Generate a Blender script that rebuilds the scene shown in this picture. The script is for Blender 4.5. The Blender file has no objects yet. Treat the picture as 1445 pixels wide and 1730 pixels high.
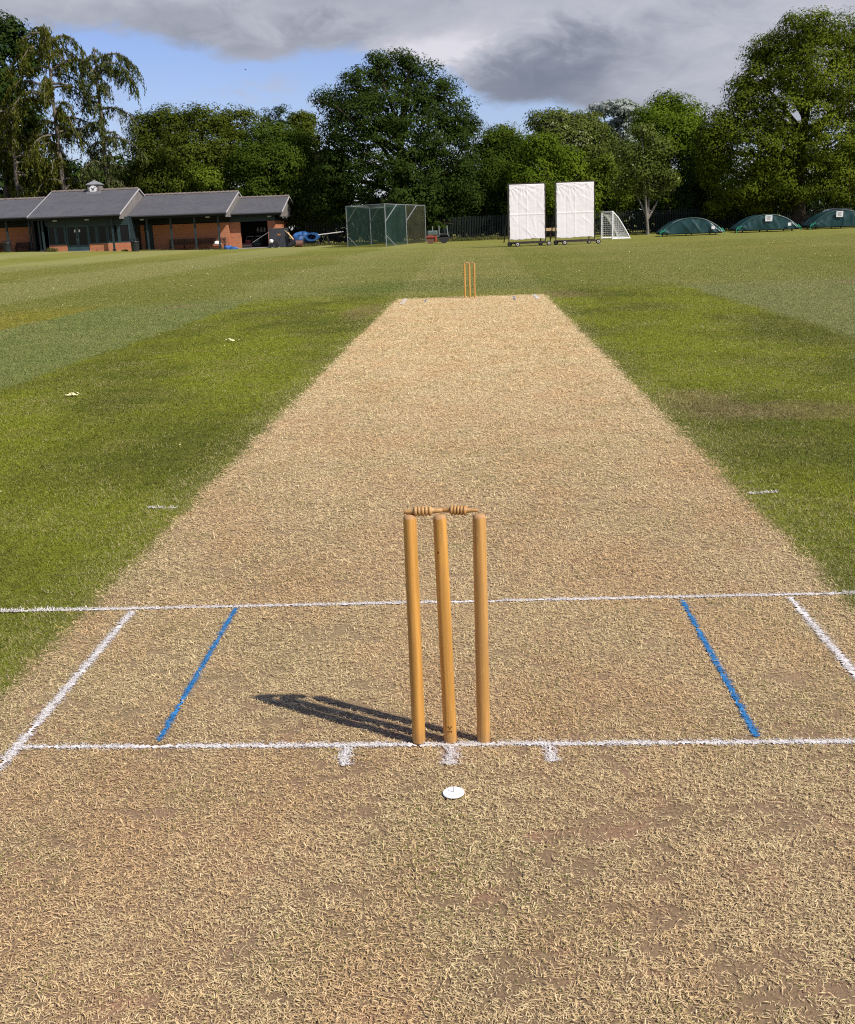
import bpy, math, random
import numpy as np
from mathutils import Vector, Matrix
R_ = math.radians
scene = bpy.context.scene
COL = scene.collection
rng = np.random.default_rng(11)

# ------------------------------------------------------------------ camera
W, H = 1445.0, 1730.0
CAM = np.array([0.1041, -3.0087, 1.5002]); YAW, PIT, ROL, FPX = -0.0496, -0.2549, -0.0378, 1862.25
_f = np.array([math.sin(YAW)*math.cos(PIT), math.cos(YAW)*math.cos(PIT), math.sin(PIT)])
_r = np.array([math.cos(YAW), -math.sin(YAW), 0.0]); _u = np.cross(_r, _f)
CR = _r*math.cos(ROL)+_u*math.sin(ROL); CU = -_r*math.sin(ROL)+_u*math.cos(ROL); CF = _f
cd = bpy.data.cameras.new('camera'); co = bpy.data.objects.new('camera', cd); COL.objects.link(co)
co.matrix_world = Matrix(((CR[0], CU[0], -CF[0], CAM[0]), (CR[1], CU[1], -CF[1], CAM[1]), (CR[2], CU[2], -CF[2], CAM[2]), (0, 0, 0, 1)))
cd.sensor_fit = 'VERTICAL'; cd.sensor_height = 24.0; cd.lens = FPX/H*24.0
cd.clip_start = 0.05; cd.clip_end = 5000
scene.camera = co

def at(u, v, Y):
    """photo measurement -> world point on the plane y = Y"""
    d = CF+CR*(u-W/2)/FPX-CU*(v-H/2)/FPX
    return CAM+d*((Y-CAM[1])/d[1])
def ax(u, Y, v=390): return float(at(u, v, Y)[0])
def az_(u, v, Y): return float(at(u, v, Y)[2])
def pxm(Y, u=722): return FPX/float((np.array([ax(u, Y), Y, 1.5])-CAM)@CF)
def sstep(x): x = np.clip(x, 0, 1); return x*x*(3-2*x)
def gz(x, y): return 0.5*sstep((-np.asarray(x, float)-20)/24.0)*sstep((np.asarray(y, float)-55)/40.0)
def g(x, y): return float(gz(x, y))

# ------------------------------------------------------------------ node helper
class NT:
    def __init__(s, tree): s.t = tree; s.t.nodes.clear()
    def n(s, typ, **kw):
        nd = s.t.nodes.new(typ)
        for k, v in kw.items(): setattr(nd, k, v)
        return nd
    def put(s, sock, v):
        if v is None: return
        if isinstance(v, bpy.types.NodeSocket): s.t.links.new(v, sock)
        else:
            if sock.type == 'RGBA' and not hasattr(v, '__len__'): v = (v, v, v, 1)
            if sock.type == 'RGBA' and len(v) == 3: v = (*v, 1)
            sock.default_value = v
    def m(s, op, a, b=0.0, c=None, clamp=False):
        nd = s.n('ShaderNodeMath', operation=op, use_clamp=clamp)
        s.put(nd.inputs[0], a); s.put(nd.inputs[1], b)
        if c is not None: s.put(nd.inputs[2], c)
        return nd.outputs[0]
    def add(s, a, b): return s.m('ADD', a, b)
    def mul(s, a, b): return s.m('MULTIPLY', a, b)
    def sub(s, a, b): return s.m('SUBTRACT', a, b)
    def ss(s, x, a, b, lo=0.0, hi=1.0, smooth=True):
        nd = s.n('ShaderNodeMapRange', interpolation_type='SMOOTHSTEP' if smooth else 'LINEAR')
        s.put(nd.inputs['Value'], x)
        for k, v in (('From Min', a), ('From Max', b), ('To Min', lo), ('To Max', hi)): s.put(nd.inputs[k], v)
        return nd.outputs['Result']
    def mix(s, f, a, b, mode='MIX'):
        nd = s.n('ShaderNodeMix', data_type='RGBA', blend_type=mode)
        s.put(nd.inputs[0], f); s.put(nd.inputs[6], a); s.put(nd.inputs[7], b)
        return nd.outputs[2]
    def noise(s, vec, scale, detail=3.0, rough=0.55, dist=0.0, col=False):
        nd = s.n('ShaderNodeTexNoise')
        if vec is not None: s.put(nd.inputs['Vector'], vec)
        nd.inputs['Scale'].default_value = scale; nd.inputs['Detail'].default_value = detail
        nd.inputs['Roughness'].default_value = rough; nd.inputs['Distortion'].default_value = dist
        return nd.outputs['Color' if col else 'Fac']
    def pos(s): return s.n('ShaderNodeNewGeometry').outputs['Position']
    def obj(s): return s.n('ShaderNodeTexCoord').outputs['Object']
    def xyz(s, v):
        nd = s.n('ShaderNodeSeparateXYZ'); s.put(nd.inputs[0], v); return nd.outputs
    def comb(s, x, y, z):
        nd = s.n('ShaderNodeCombineXYZ')
        for i, v in enumerate((x, y, z)): s.put(nd.inputs[i], v)
        return nd.outputs[0]
    def scale(s, v, sc):
        nd = s.n('ShaderNodeMapping'); s.put(nd.inputs['Vector'], v); nd.inputs['Scale'].default_value = sc; return nd.outputs[0]
    def attr(s, name): return s.n('ShaderNodeAttribute', attribute_name=name).outputs['Fac']
    def bump(s, h, strength=0.3, dist=0.01):
        nd = s.n('ShaderNodeBump'); s.put(nd.inputs['Height'], h); nd.inputs['Strength'].default_value = strength; nd.inputs['Distance'].default_value = dist
        return nd.outputs[0]
    def pbr(s, col, rough=0.6, spec=0.3, metal=0.0, normal=None, **kw):
        nd = s.n('ShaderNodeBsdfPrincipled')
        s.put(nd.inputs['Base Color'], col); s.put(nd.inputs['Roughness'], rough); s.put(nd.inputs['Metallic'], metal)
        s.put(nd.inputs['Specular IOR Level'], spec)
        if normal is not None: s.put(nd.inputs['Normal'], normal)
        for k, v in kw.items(): s.put(nd.inputs[k], v)
        return nd.outputs[0]
    def out(s, sh): s.put(s.n('ShaderNodeOutputMaterial').inputs[0], sh)

def material(name):
    m = bpy.data.materials.new(name); m.use_nodes = True; return m, NT(m.node_tree)

def plain(name, col, rough=0.6, spec=0.3, metal=0.0, var=0.18, sc=6.0, bump=0.0, bsc=60.0):
    """a real-surface colour with mottled wear"""
    m, t = material(name); p = t.obj()
    n1 = t.noise(p, sc, 5, 0.65); n2 = t.noise(p, sc*7, 3, 0.6)
    k = t.add(t.mul(n1, 0.65), t.mul(n2, 0.35))
    c = t.mix(t.ss(k, 0.3, 0.7), [x*(1-var) for x in col], [min(1, x*(1+var)) for x in col])
    nb = t.bump(t.noise(p, bsc, 4, 0.6), bump, 0.01) if bump else None
    t.out(t.pbr(c, t.ss(n1, 0.3, 0.7, rough-0.08, min(1, rough+0.1)), spec, metal, nb)); return m

# ------------------------------------------------------------------ turf / pitch colours
def turf_group():
    gt = bpy.data.node_groups.new('turf_colour', 'ShaderNodeTree')
    gt.interface.new_socket('Color', in_out='OUTPUT', socket_type='NodeSocketColor')
    gt.interface.new_socket('Pitch', in_out='OUTPUT', socket_type='NodeSocketColor')
    gt.interface.new_socket('Edge', in_out='OUTPUT', socket_type='NodeSocketFloat')
    t = NT(gt); o = t.n('NodeGroupOutput')
    p = t.pos(); X, Y, Z = t.xyz(p)
    P = t.comb(X, Y, 0.0)
    big = t.noise(t.scale(P, (1, 0.55, 1)), 0.55, 3, 0.55); med = t.noise(P, 1.7, 4, 0.6, 0.3); fin = t.noise(P, 9.0, 4, 0.65)
    fine = t.noise(P, 55.0, 3, 0.6)
    # near square: vivid greens
    gr = t.mix(t.ss(big, 0.36, 0.62), (0.106, 0.118, 0.013), (0.176, 0.190, 0.014))
    gr = t.mix(t.mul(t.ss(med, 0.48, 0.72), 0.5), gr, (0.185, 0.168, 0.038))
    gr = t.mix(t.mul(t.ss(t.noise(t.scale(P, (0.6, 1.5, 1)), 0.9, 4, 0.6), 0.56, 0.74), 0.22), gr, (0.19, 0.145, 0.062))
    gr = t.mix(t.mul(t.ss(fin, 0.5, 0.72), 0.4), gr, (0.085, 0.104, 0.013))
    gr = t.mix(t.ss(Y, 3.6, 1.2, 0.0, 0.5), gr, (0.108, 0.120, 0.015))
    # rolled strips either side of the square
    wob = t.mul(t.sub(t.noise(t.scale(P, (0.3, 1, 1)), 1.2, 3), 0.5), 0.5)
    Xw = t.add(X, wob)
    strip = t.mix(t.ss(med, 0.35, 0.7), (0.142, 0.166, 0.042), (0.176, 0.192, 0.052))
    yel = t.mix(t.ss(med, 0.35, 0.7), (0.185, 0.175, 0.020), (0.22, 0.198, 0.030))
    inL = t.ss(Xw, -4.75, -4.95); inL2 = t.ss(Xw, -8.0, -8.2); inR = t.ss(Xw, 4.5, 4.85)
    gr = t.mix(inL, gr, strip); gr = t.mix(inL2, gr, yel)
    gr = t.mix(inR, gr, t.mix(0.5, strip, (0.205, 0.198, 0.076)))
    # outfield beyond the square
    o1 = t.noise(t.scale(P, (0.045, 0.12, 1)), 1.0, 3, 0.55); o2 = t.noise(t.scale(P, (0.25, 0.6, 1)), 1.0, 4, 0.6)
    of = t.mix(t.ss(o1, 0.35, 0.65), (0.162, 0.168, 0.030), (0.200, 0.188, 0.042))
    of = t.mix(t.mul(t.ss(Y, 52.0, 24.0), 0.55), of, (0.156, 0.166, 0.030))
    of = t.mix(t.mul(t.ss(o2, 0.5, 0.72), 0.5), of, (0.130, 0.138, 0.026))
    of = t.mix(t.mul(t.ss(t.noise(t.scale(P, (0.5, 1.0, 1)), 1.3, 4, 0.65), 0.54, 0.75), 0.45), of, (0.225, 0.195, 0.070))
    # mowing bands running up and across the outfield
    st = t.m('COSINE', t.add(t.mul(t.add(X, 14.2), 0.5712), t.add(t.mul(Y, 0.004), t.mul(t.sub(o1, 0.5), 2.2))))
    leftw = t.ss(X, 0.0, -9.0, 0.25, 1.0)
    of = t.mix(t.mul(t.ss(st, -0.35, 0.3), t.mul(leftw, 0.6)), of, (0.250, 0.238, 0.084))
    # deeper green saucer right behind the far wicket
    dx = t.mul(t.sub(X, -0.6), 0.30); dy = t.mul(t.sub(Y, 25.5), 0.28)
    rr = t.add(t.mul(dx, dx), t.mul(dy, dy))
    of = t.mix(t.mul(t.ss(t.add(rr, t.mul(t.sub(o2, 0.5), 1.2)), 1.25, 0.2), 0.75), of, (0.105, 0.138, 0.022))
    bound = t.add(t.add(Y, t.mul(t.sub(big, 0.5), 1.6)), t.mul(t.ss(X, -3.0, -12.0), 1.5))
    sq = t.ss(bound, 20.6, 24.0)
    c = t.mix(sq, gr, of)
    # worn bare soil beside the far end and at a few ends of old strips
    for (bx, by, rx, ry) in ((2.0, 20.3, 0.5, 1.2), (1.95, 6.0, 0.35, 0.9), (-1.95, 17.5, 0.4, 2.0), (8.6, 21.2, 1.1, 0.7), (-6.2, 20.6, 0.5, 0.6), (2.6, 5.6, 0.6, 0.5)):
        ex = t.mul(t.sub(X, bx), 1/rx); ey = t.mul(t.sub(Y, by), 1/ry)
        e = t.add(t.add(t.mul(ex, ex), t.mul(ey, ey)), t.mul(t.sub(fin, 0.5), 2.2))
        c = t.mix(t.mul(t.ss(e, 1.3, 0.2), 0.35), c, (0.25, 0.155, 0.095))
    c = t.mix(1.0, c, t.ss(t.add(t.mul(fine, 0.5), t.mul(t.noise(t.scale(P, (1, 0.5, 1)), 14.0, 4, 0.75), 0.5)), 0.32, 0.68, 0.66, 1.34), 'MULTIPLY')
    t.put(o.inputs['Color'], c)
    # --- dry pitch
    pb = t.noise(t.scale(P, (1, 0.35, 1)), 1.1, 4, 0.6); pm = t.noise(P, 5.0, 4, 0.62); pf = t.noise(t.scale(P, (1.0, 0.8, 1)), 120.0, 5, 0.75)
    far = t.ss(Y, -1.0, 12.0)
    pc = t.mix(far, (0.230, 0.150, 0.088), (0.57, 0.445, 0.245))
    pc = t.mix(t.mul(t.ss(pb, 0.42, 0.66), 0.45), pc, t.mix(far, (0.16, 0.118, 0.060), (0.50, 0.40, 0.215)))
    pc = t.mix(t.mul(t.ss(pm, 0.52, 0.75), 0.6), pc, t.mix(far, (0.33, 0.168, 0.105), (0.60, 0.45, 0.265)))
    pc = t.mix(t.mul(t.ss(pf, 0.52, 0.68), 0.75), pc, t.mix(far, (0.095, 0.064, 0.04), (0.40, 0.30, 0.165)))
    bands = t.m('SINE', t.add(t.mul(Y, 1.9), t.mul(t.sub(pb, 0.5), 6.0)))
    pc = t.mix(t.mul(t.ss(bands, 0.2, 1.0), 0.14), pc, (0.40, 0.34, 0.17))
    t.put(o.inputs['Pitch'], pc)
    # ragged edge of the cut strip
    aX = t.m('ABSOLUTE', X)
    ew = t.add(t.mul(t.sub(t.noise(P, 3.0, 3), 0.5), 0.12), t.mul(t.sub(t.noise(P, 28.0, 3), 0.5), 0.14))
    ed = t.ss(t.add(aX, ew), 1.48, 1.60)
    ey = t.ss(t.add(Y, t.mul(t.sub(fin, 0.5), 0.5)), 20.3, 20.75)
    t.put(o.inputs['Edge'], t.m('MAXIMUM', ed, ey))
    return gt
TG = turf_group()
def tg(t):
    nd = t.n('ShaderNodeGroup'); nd.node_tree = TG; return nd.outputs

m_field, t = material('outfield_turf'); o = tg(t); P = t.pos()
b = t.bump(t.add(t.mul(t.noise(P, 60.0, 4, 0.7), 0.7), t.noise(P, 9.0, 3, 0.6)), 0.8, 0.012)
t.out(t.pbr(o['Color'], 0.95, 0.08, 0, b))
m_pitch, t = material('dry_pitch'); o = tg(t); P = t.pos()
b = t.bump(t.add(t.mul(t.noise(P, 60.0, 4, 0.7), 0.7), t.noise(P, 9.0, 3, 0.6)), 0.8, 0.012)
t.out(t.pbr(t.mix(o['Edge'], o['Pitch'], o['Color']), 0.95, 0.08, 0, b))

m_green, t = material('green_blade'); o = tg(t); v = t.attr('var')
c = t.mix(1.0, o['Color'], t.ss(v, 0, 0.85, 0.75, 1.5, False), 'MULTIPLY')
c = t.mix(t.ss(v, 0.86, 0.90), c, (0.40, 0.33, 0.15))
tr = t.n('ShaderNodeBsdfTranslucent'); t.put(tr.inputs[0], c)
mx = t.n('ShaderNodeMixShader'); mx.inputs[0].default_value = 0.22
t.put(mx.inputs[1], t.pbr(c, 0.6, 0.25)); t.put(mx.inputs[2], tr.outputs[0]); t.out(mx.outputs[0])

m_dry, t = material('straw_blade'); v = t.attr('var'); P = t.pos()
cr = t.n('ShaderNodeValToRGB'); t.put(cr.inputs[0], v)
e = cr.color_ramp.elements
stops = [(0.0, (0.20, 0.138, 0.074)), (0.2, (0.38, 0.272, 0.140)), (0.45, (0.575, 0.425, 0.218)), (0.7, (0.68, 0.518, 0.280)), (0.87, (0.78, 0.635, 0.385)), (0.9, (0.24, 0.22, 0.065)), (1.0, (0.17, 0.18, 0.04))]
e[0].position, e[0].color = stops[0][0], (*stops[0][1], 1); e[1].position, e[1].color = stops[-1][0], (*stops[-1][1], 1)
for ps, cc in stops[1:-1]:
    k = e.new(ps); k.color = (*cc, 1)
mac = t.noise(t.scale(P, (1, 0.6, 1)), 1.6, 5, 0.65)
c = t.mix(1.0, cr.outputs[0], t.mix(t.ss(mac, 0.36, 0.60), (0.98, 0.885, 0.82), (1.0, 1.01, 0.98)), 'MULTIPLY')
t.out(t.pbr(c, 0.75, 0.2))

def paint_mat(name, col, dirt):
    m, t = material(name); P = t.pos()
    n = t.noise(P, 90, 4, 0.7); n2 = t.noise(P, 9, 3)
    c = t.mix(t.mul(t.ss(n, 0.5, 0.72), 0.55), col, dirt); c = t.mix(t.mul(t.ss(n2, 0.55, 0.8), 0.35), c, dirt)
    t.out(t.pbr(c, 0.85, 0.15, 0, t.bump(n, 0.6, 0.006))); return m
m_chalk = paint_mat('white_line_paint', (0.68, 0.64, 0.60), (0.52, 0.41, 0.31))
m_blue = paint_mat('blue_line_paint', (0.035, 0.20, 0.45), (0.07, 0.10, 0.15))

# ------------------------------------------------------------------ tagging and mesh helpers
def tag(o, label=None, cat=None, group=None, kind=None):
    if label: o['label'] = label
    if cat: o['category'] = cat
    if group: o['group'] = group
    if kind: o['kind'] = kind
    return o
def empty(name, loc, label=None, cat=None, group=None, rz=0.0):
    o = bpy.data.objects.new(name, None); COL.objects.link(o); o.location = loc; o.rotation_euler[2] = rz; o.empty_display_size = 0.2
    return tag(o, label, cat, group)
def npmesh(name, verts, quads=None, tris=None, mat=None, var=None, parent=None, smooth=False):
    """fast mesh from arrays; var = one float per face"""
    verts = np.asarray(verts, np.float32)
    nq = 0 if quads is None else len(quads); nt = 0 if tris is None else len(tris)
    me = bpy.data.meshes.new(name)
    me.vertices.add(len(verts)); me.vertices.foreach_set('co', verts.ravel())
    lv = []
    if nq: lv.append(np.asarray(quads, np.int32).ravel())
    if nt: lv.append(np.asarray(tris, np.int32).ravel())
    lv = np.concatenate(lv)
    me.loops.add(len(lv)); me.loops.foreach_set('vertex_index', lv)
    tot = np.concatenate([np.full(nq, 4, np.int32), np.full(nt, 3, np.int32)])
    st = np.concatenate([[0], np.cumsum(tot)[:-1]]).astype(np.int32)
    me.polygons.add(nq+nt); me.polygons.foreach_set('loop_start', st)
    if var is not None:
        a = me.attributes.new('var', 'FLOAT', 'FACE'); a.data.foreach_set('value', np.asarray(var, np.float32))
    me.update(calc_edges=True); me.validate()
    if mat: me.materials.append(mat)
    if smooth: me.polygons.foreach_set('use_smooth', np.ones(nq+nt, bool))
    o = bpy.data.objects.new(name, me); COL.objects.link(o)
    if parent is not None: o.parent = parent
    return o

class MB:
    def __init__(s): s.v = []; s.f = []
    def add(s, vs, fs):
        k = len(s.v); s.v += [tuple(map(float, q)) for q in vs]; s.f += [tuple(i+k for i in q) for q in fs]; return s
    def box(s, x0, x1, y0, y1, z0, z1):
        return s.add([(x0, y0, z0), (x1, y0, z0), (x1, y1, z0), (x0, y1, z0), (x0, y0, z1), (x1, y0, z1), (x1, y1, z1), (x0, y1, z1)],
                     [(3, 2, 1, 0), (4, 5, 6, 7), (0, 1, 5, 4), (1, 2, 6, 5), (2, 3, 7, 6), (3, 0, 4, 7)])
    def bar(s, a, b, w, h=None, up=(0, 0, 1)):
        """rectangular bar from a to b"""
        h = h or w; a = Vector(a); b = Vector(b); d = (b-a).normalized(); up = Vector(up)
        if abs(d.dot(up)) > 0.98: up = Vector((0, 1, 0))
        x = d.cross(up).normalized(); y = x.cross(d)
        vs = [p+x*sx*w/2+y*sy*h/2 for p in (a, b) for sx, sy in ((-1, -1), (1, -1), (1, 1), (-1, 1))]
        return s.add(vs, [(0, 1, 2, 3), (7, 6, 5, 4), (0, 4, 5, 1), (1, 5, 6, 2), (2, 6, 7, 3), (3, 7, 4, 0)])
    def tube(s, pts, rad, n=8, cap=True):
        pts = [Vector(p) for p in pts]; k = len(s.v); m = len(pts)
        if not hasattr(rad, '__len__'): rad = [rad]*m
        for i, p in enumerate(pts):
            d = (pts[min(i+1, m-1)]-pts[max(i-1, 0)]).normalized(); up = Vector((0, 0, 1)) if abs(d.z) < 0.9 else Vector((1, 0, 0))
            x = d.cross(up).normalized(); y = x.cross(d)
            for j in range(n):
                a = 2*math.pi*j/n; s.v.append(tuple(p+(x*math.cos(a)+y*math.sin(a))*rad[i]))
        for i in range(m-1):
            for j in range(n):
                a = k+i*n+j; b = k+i*n+(j+1) % n; s.f.append((a, b, b+n, a+n))
        if cap: s.f.append(tuple(k+j for j in reversed(range(n)))); s.f.append(tuple(k+(m-1)*n+j for j in range(n)))
        return s
    def lathe(s, prof, n=24, c=(0, 0, 0), M=None):
        k = len(s.v)
        for r, z in prof:
            for j in range(n):
                a = 2*math.pi*j/n; q = Vector((r*math.cos(a), r*math.sin(a), z))
                if M is not None: q = M @ q
                s.v.append((q.x+c[0], q.y+c[1], q.z+c[2]))
        for i in range(len(prof)-1):
            for j in range(n):
                a = k+i*n+j; b = k+i*n+(j+1) % n; s.f.append((a, b, b+n, a+n))
        s.f.append(tuple(k+j for j in reversed(range(n)))); s.f.append(tuple(k+(len(prof)-1)*n+j for j in range(n)))
        return s
    def disc(s, c, r, axis, th, n=20):
        """short cylinder centred on c along axis 'x' or 'y'"""
        a = Vector((1, 0, 0)) if axis == 'x' else Vector((0, 1, 0)); c = Vector(c)
        return s.tube([c-a*th/2, c+a*th/2], r, n)
    def build(s, name, mat, parent=None, smooth=False, bevel=0.0):
        me = bpy.data.meshes.new(name); me.from_pydata(s.v, [], s.f); me.update()
        if mat: me.materials.append(mat)
        if smooth:
            me.polygons.foreach_set('use_smooth', np.ones(len(me.polygons), bool))
        o = bpy.data.objects.new(name, me); COL.objects.link(o)
        if parent is not None: o.parent = parent
        if smooth:
            try:
                me.set_sharp_from_angle(angle=R_(40))
            except Exception: pass
        if bevel:
            md = o.modifiers.new('bevel', 'BEVEL'); md.width = bevel; md.segments = 2; md.limit_method = 'ANGLE'
        return o
def kids(o): return [c for c in bpy.data.objects if c.parent == o]
def copy_tree(o, parent=None):
    c = o.copy(); COL.objects.link(c)
    if parent is not None: c.parent = parent
    for ch in kids(o): copy_tree(ch, c)
    return c

# ------------------------------------------------------------------ ground
def axis(lo, hi, step, far):
    a = np.arange(lo, hi+0.01, step); ext = [40, 90, 180, 350, 700, far]
    return np.concatenate([[lo-e for e in reversed(ext)], a, [hi+e for e in ext]])
xs, ys = axis(-70, 70, 2.0, 1500), axis(-20, 130, 2.5, 1500)
GX, GY = np.meshgrid(xs, ys); V = np.c_[GX.ravel(), GY.ravel(), gz(GX, GY).ravel()]
nx = len(xs); I = (np.arange(len(ys)-1)[:, None]*nx+np.arange(nx-1)[None, :]).ravel()
tag(npmesh('ground', V, np.c_[I, I+1, I+nx+1, I+nx], mat=m_field), 'mown grass cricket field', None, None, 'structure')
px = np.linspace(-1.8, 1.8, 25); py = np.concatenate([np.arange(-4, 4, 0.12), np.linspace(4, 21.2, 70)])
GX, GY = np.meshgrid(px, py); V = np.c_[GX.ravel(), GY.ravel(), np.full(GX.size, 0.004)]
nx = len(px); I = (np.arange(len(py)-1)[:, None]*nx+np.arange(nx-1)[None, :]).ravel()
tag(npmesh('pitch', V, np.c_[I, I+1, I+nx+1, I+nx], mat=m_pitch), 'dry straw coloured cricket pitch strip', None, None, 'structure')

# ------------------------------------------------------------------ grass blades
def vnoise(x, y, sc, seed, octv=3):
    r = np.random.default_rng(seed); L = r.random((256, 256)); out = np.zeros_like(x); amp = 1.0; tot = 0
    for k in range(octv):
        a = x*sc+37.1*k; b_ = y*sc+11.7*k; ia = np.floor(a).astype(int); ib = np.floor(b_).astype(int)
        fa = a-ia; fb = b_-ib; fa = fa*fa*(3-2*fa); fb = fb*fb*(3-2*fb)
        q = lambda i, j: L[i % 256, j % 256]
        out += amp*((q(ia, ib)*(1-fa)+q(ia+1, ib)*fa)*(1-fb)+(q(ia, ib+1)*(1-fa)+q(ia+1, ib+1)*fa)*fb)
        tot += amp; amp *= 0.55; sc *= 2.1
    return out/tot
def in_view(x, y, pad=60):
    dx = x-CAM[0]; dy = y-CAM[1]; dz = -CAM[2]
    z = dx*CF[0]+dy*CF[1]+dz*CF[2]; a = dx*CR[0]+dy*CR[1]+dz*CR[2]; b_ = dx*CU[0]+dy*CU[1]+dz*CU[2]
    u = W/2+FPX*a/z; v = H/2-FPX*b_/z
    return (z > 0.3) & (u > -pad*5) & (u < W+pad*5) & (v < H+pad*2)
def blades(x, y, z0, L, Wd, elev, az):
    n = len(x); ca, sa = np.cos(az), np.sin(az); e1 = elev; e2 = elev-0.22*rng.random(n)-0.02
    px_, py_ = -sa*Wd/2, ca*Wd/2
    twist = (rng.random(n)-0.5)*Wd*0.8
    mx_ = x+ca*np.cos(e1)*L*.5; my_ = y+sa*np.cos(e1)*L*.5; mz_ = z0+np.sin(e1)*L*.5
    side = (rng.random(n)-0.5)*0.24
    tx = mx_+np.cos(az+side)*np.cos(e2)*L*.5; ty = my_+np.sin(az+side)*np.cos(e2)*L*.5; tz = np.maximum(mz_+np.sin(e2)*L*.5, 0.001)
    V = np.empty((n, 5, 3), np.float32)
    V[:, 0] = np.c_[x-px_*.7, y-py_*.7, z0]; V[:, 1] = np.c_[x+px_*.7, y+py_*.7, z0]
    V[:, 2] = np.c_[mx_+px_, my_+py_, mz_+twist*.5]; V[:, 3] = np.c_[mx_-px_, my_-py_, mz_-twist*.5]
    V[:, 4] = np.c_[tx, ty, tz]
    k = np.arange(n)[:, None]*5
    return V.reshape(-1, 3), k+np.array([[0, 1, 2, 3]]), k+np.array([[3, 2, 4]])
def scatter(y0, y1, dens, xlim=None, step=0.25):
    X, Y, S = [], [], []
    y = y0
    while y < y1:
        st = step*max(1, (y+3)/4); d = y+st/2-CAM[1]; s = max(1.0, math.hypot(d, 1.3)/3.3)**0.80
        half = 0.56*max(d, 1.5)+0.5; xa, xb = 0.1-0.05*d-half, 0.1-0.05*d+half
        if xlim: xa, xb = max(xa, xlim[0]), min(xb, xlim[1])
        if xb > xa:
            n = int(dens/s**2*(xb-xa)*st)
            X.append(rng.uniform(xa, xb, n)); Y.append(rng.uniform(y, y+st, n)); S.append(np.full(n, s))
        y += st
    X, Y, S = map(np.concatenate, (X, Y, S)); k = in_view(X, Y)
    return X[k], Y[k], S[k]
def edge_prob(x, y):
    e = np.abs(x)+(vnoise(x, y, 3.0, 5)-0.5)*0.12+(vnoise(x, y, 25.0, 6)-0.5)*0.10
    a = sstep((e-1.47)/0.13); b_ = sstep((y+(vnoise(x, y, 4.0, 7)-.5)*.5-20.3)/0.4)
    return np.maximum(a, b_)
# painted lines: (name, x0, y0, x1, y1, width, material, label)
LINES = [
 ('bowling_crease', -1.33, 0.003, 1.9, -0.055, 0.031, m_chalk, 'long white crease line that the three near stumps stand on'),
 ('popping_crease', -2.6, 1.252, 2.6, 1.252, 0.031, m_chalk, 'long white crease line crossing the pitch beyond the near stumps'),
 ('return_crease', -1.335, 1.22, -1.315, -0.75, 0.038, m_chalk, 'white return crease slanting down to the lower left of the pitch'),
 ('return_crease', 1.33, 1.22, 1.33, -0.75, 0.038, m_chalk, 'white return crease running off the right edge of the near pitch'),
 ('wide_line', -0.905, 1.22, -0.893, 0.03, 0.022, m_blue, 'blue painted wide line left of the near stumps'),
 ('wide_line', 0.902, 1.22, 0.90, 0.0, 0.024, m_blue, 'blue painted wide line right of the near stumps'),
 ('guard_mark', -0.312, -0.03, -0.305, -0.145, 0.040, m_chalk, 'short white guard tick left of the middle stump'),
 ('guard_mark', 0.0, -0.03, 0.0, -0.15, 0.046, m_chalk, 'short white guard tick directly below the middle stump'),
 ('guard_mark', 0.289, -0.03, 0.291, -0.14, 0.040, m_chalk, 'short white guard tick right of the near stumps'),
 ('protected_area_mark', -1.775, 2.955, -1.605, 2.94, 0.022, m_chalk, 'short white dash on the green grass left of the pitch'),
 ('protected_area_mark', 1.572, 2.925, 1.735, 2.948, 0.022, m_chalk, 'short white dash on the green grass right of the pitch'),
 ('far_return_crease', -1.33, 18.75, -1.33, 20.3, 0.06, m_chalk, 'tiny white crease mark left of the far wicket'),
 ('far_return_crease', 1.33, 18.85, 1.33, 20.35, 0.06, m_chalk, 'tiny white crease mark right of the far wicket'),
 ('far_wide_line', -0.89, 19.2, -0.89, 20.0, 0.018, m_blue, 'faint short blue line left of the far wicket'),
 ('far_wide_line', 0.89, 18.95, 0.89, 20.0, 0.022, m_blue, 'faint short blue line right of the far wicket'),
]
def line_dist(x, y, L):
    _, x0, y0, x1, y1, w = L[:6]; d = np.array([x1-x0, y1-y0]); ln = math.hypot(*d); d = d/ln
    s = (x-x0)*d[0]+(y-y0)*d[1]; q = np.abs((x-x0)*-d[1]+(y-y0)*d[0])
    return np.maximum(q-w/2, np.maximum(-s, s-ln))
def painted(x, y):
    r = np.zeros(len(x), bool)
    for L in LINES: r |= line_dist(x, y, L)+(vnoise(x, y, 60.0, 3, 2)-.5)*0.02 < 0.0
    return r
# dry straw on the pitch
x, y, s = scatter(-1.75, 20.8, 58000, (-1.75, 1.75))
bare = vnoise(x, y, 4.5, 21, 3); bare2 = 0.5*vnoise(x, y, 24.0, 22, 3)+0.5*vnoise(x*0.45, y*1.6, 26.0, 28, 3)
near = np.clip(1-(y+1.5)/5, 0.25, 1)
keep = (rng.random(len(x)) > edge_prob(x, y)) & (bare*0.42+bare2*0.58 > 0.30+0.085*near+0.10*rng.random(len(x))-0.2*(rng.random(len(x)) < 0.14)) & ~painted(x, y)
x, y, s = x[keep], y[keep], s[keep]; n = len(x); sc = np.minimum(s, 3.6)
tuft = vnoise(x, y, 20.0, 23, 2)
elev = rng.beta(1.2, 5.2, n)*1.1*(0.3+1.2*tuft)
L = sc*(0.004+0.0145*rng.random(n)**1.4)*(1+0.9*(rng.random(n) > 0.975)); Wd = sc*rng.uniform(0.0009, 0.0024, n)
flow = vnoise(x, y, 28.0, 24, 2)*2*math.pi*3
azm = np.where(rng.random(n) < 0.6, flow+rng.normal(0, 0.5, n), rng.random(n)*6.283)
gp = vnoise(x, y, 3.0, 25, 3)
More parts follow.
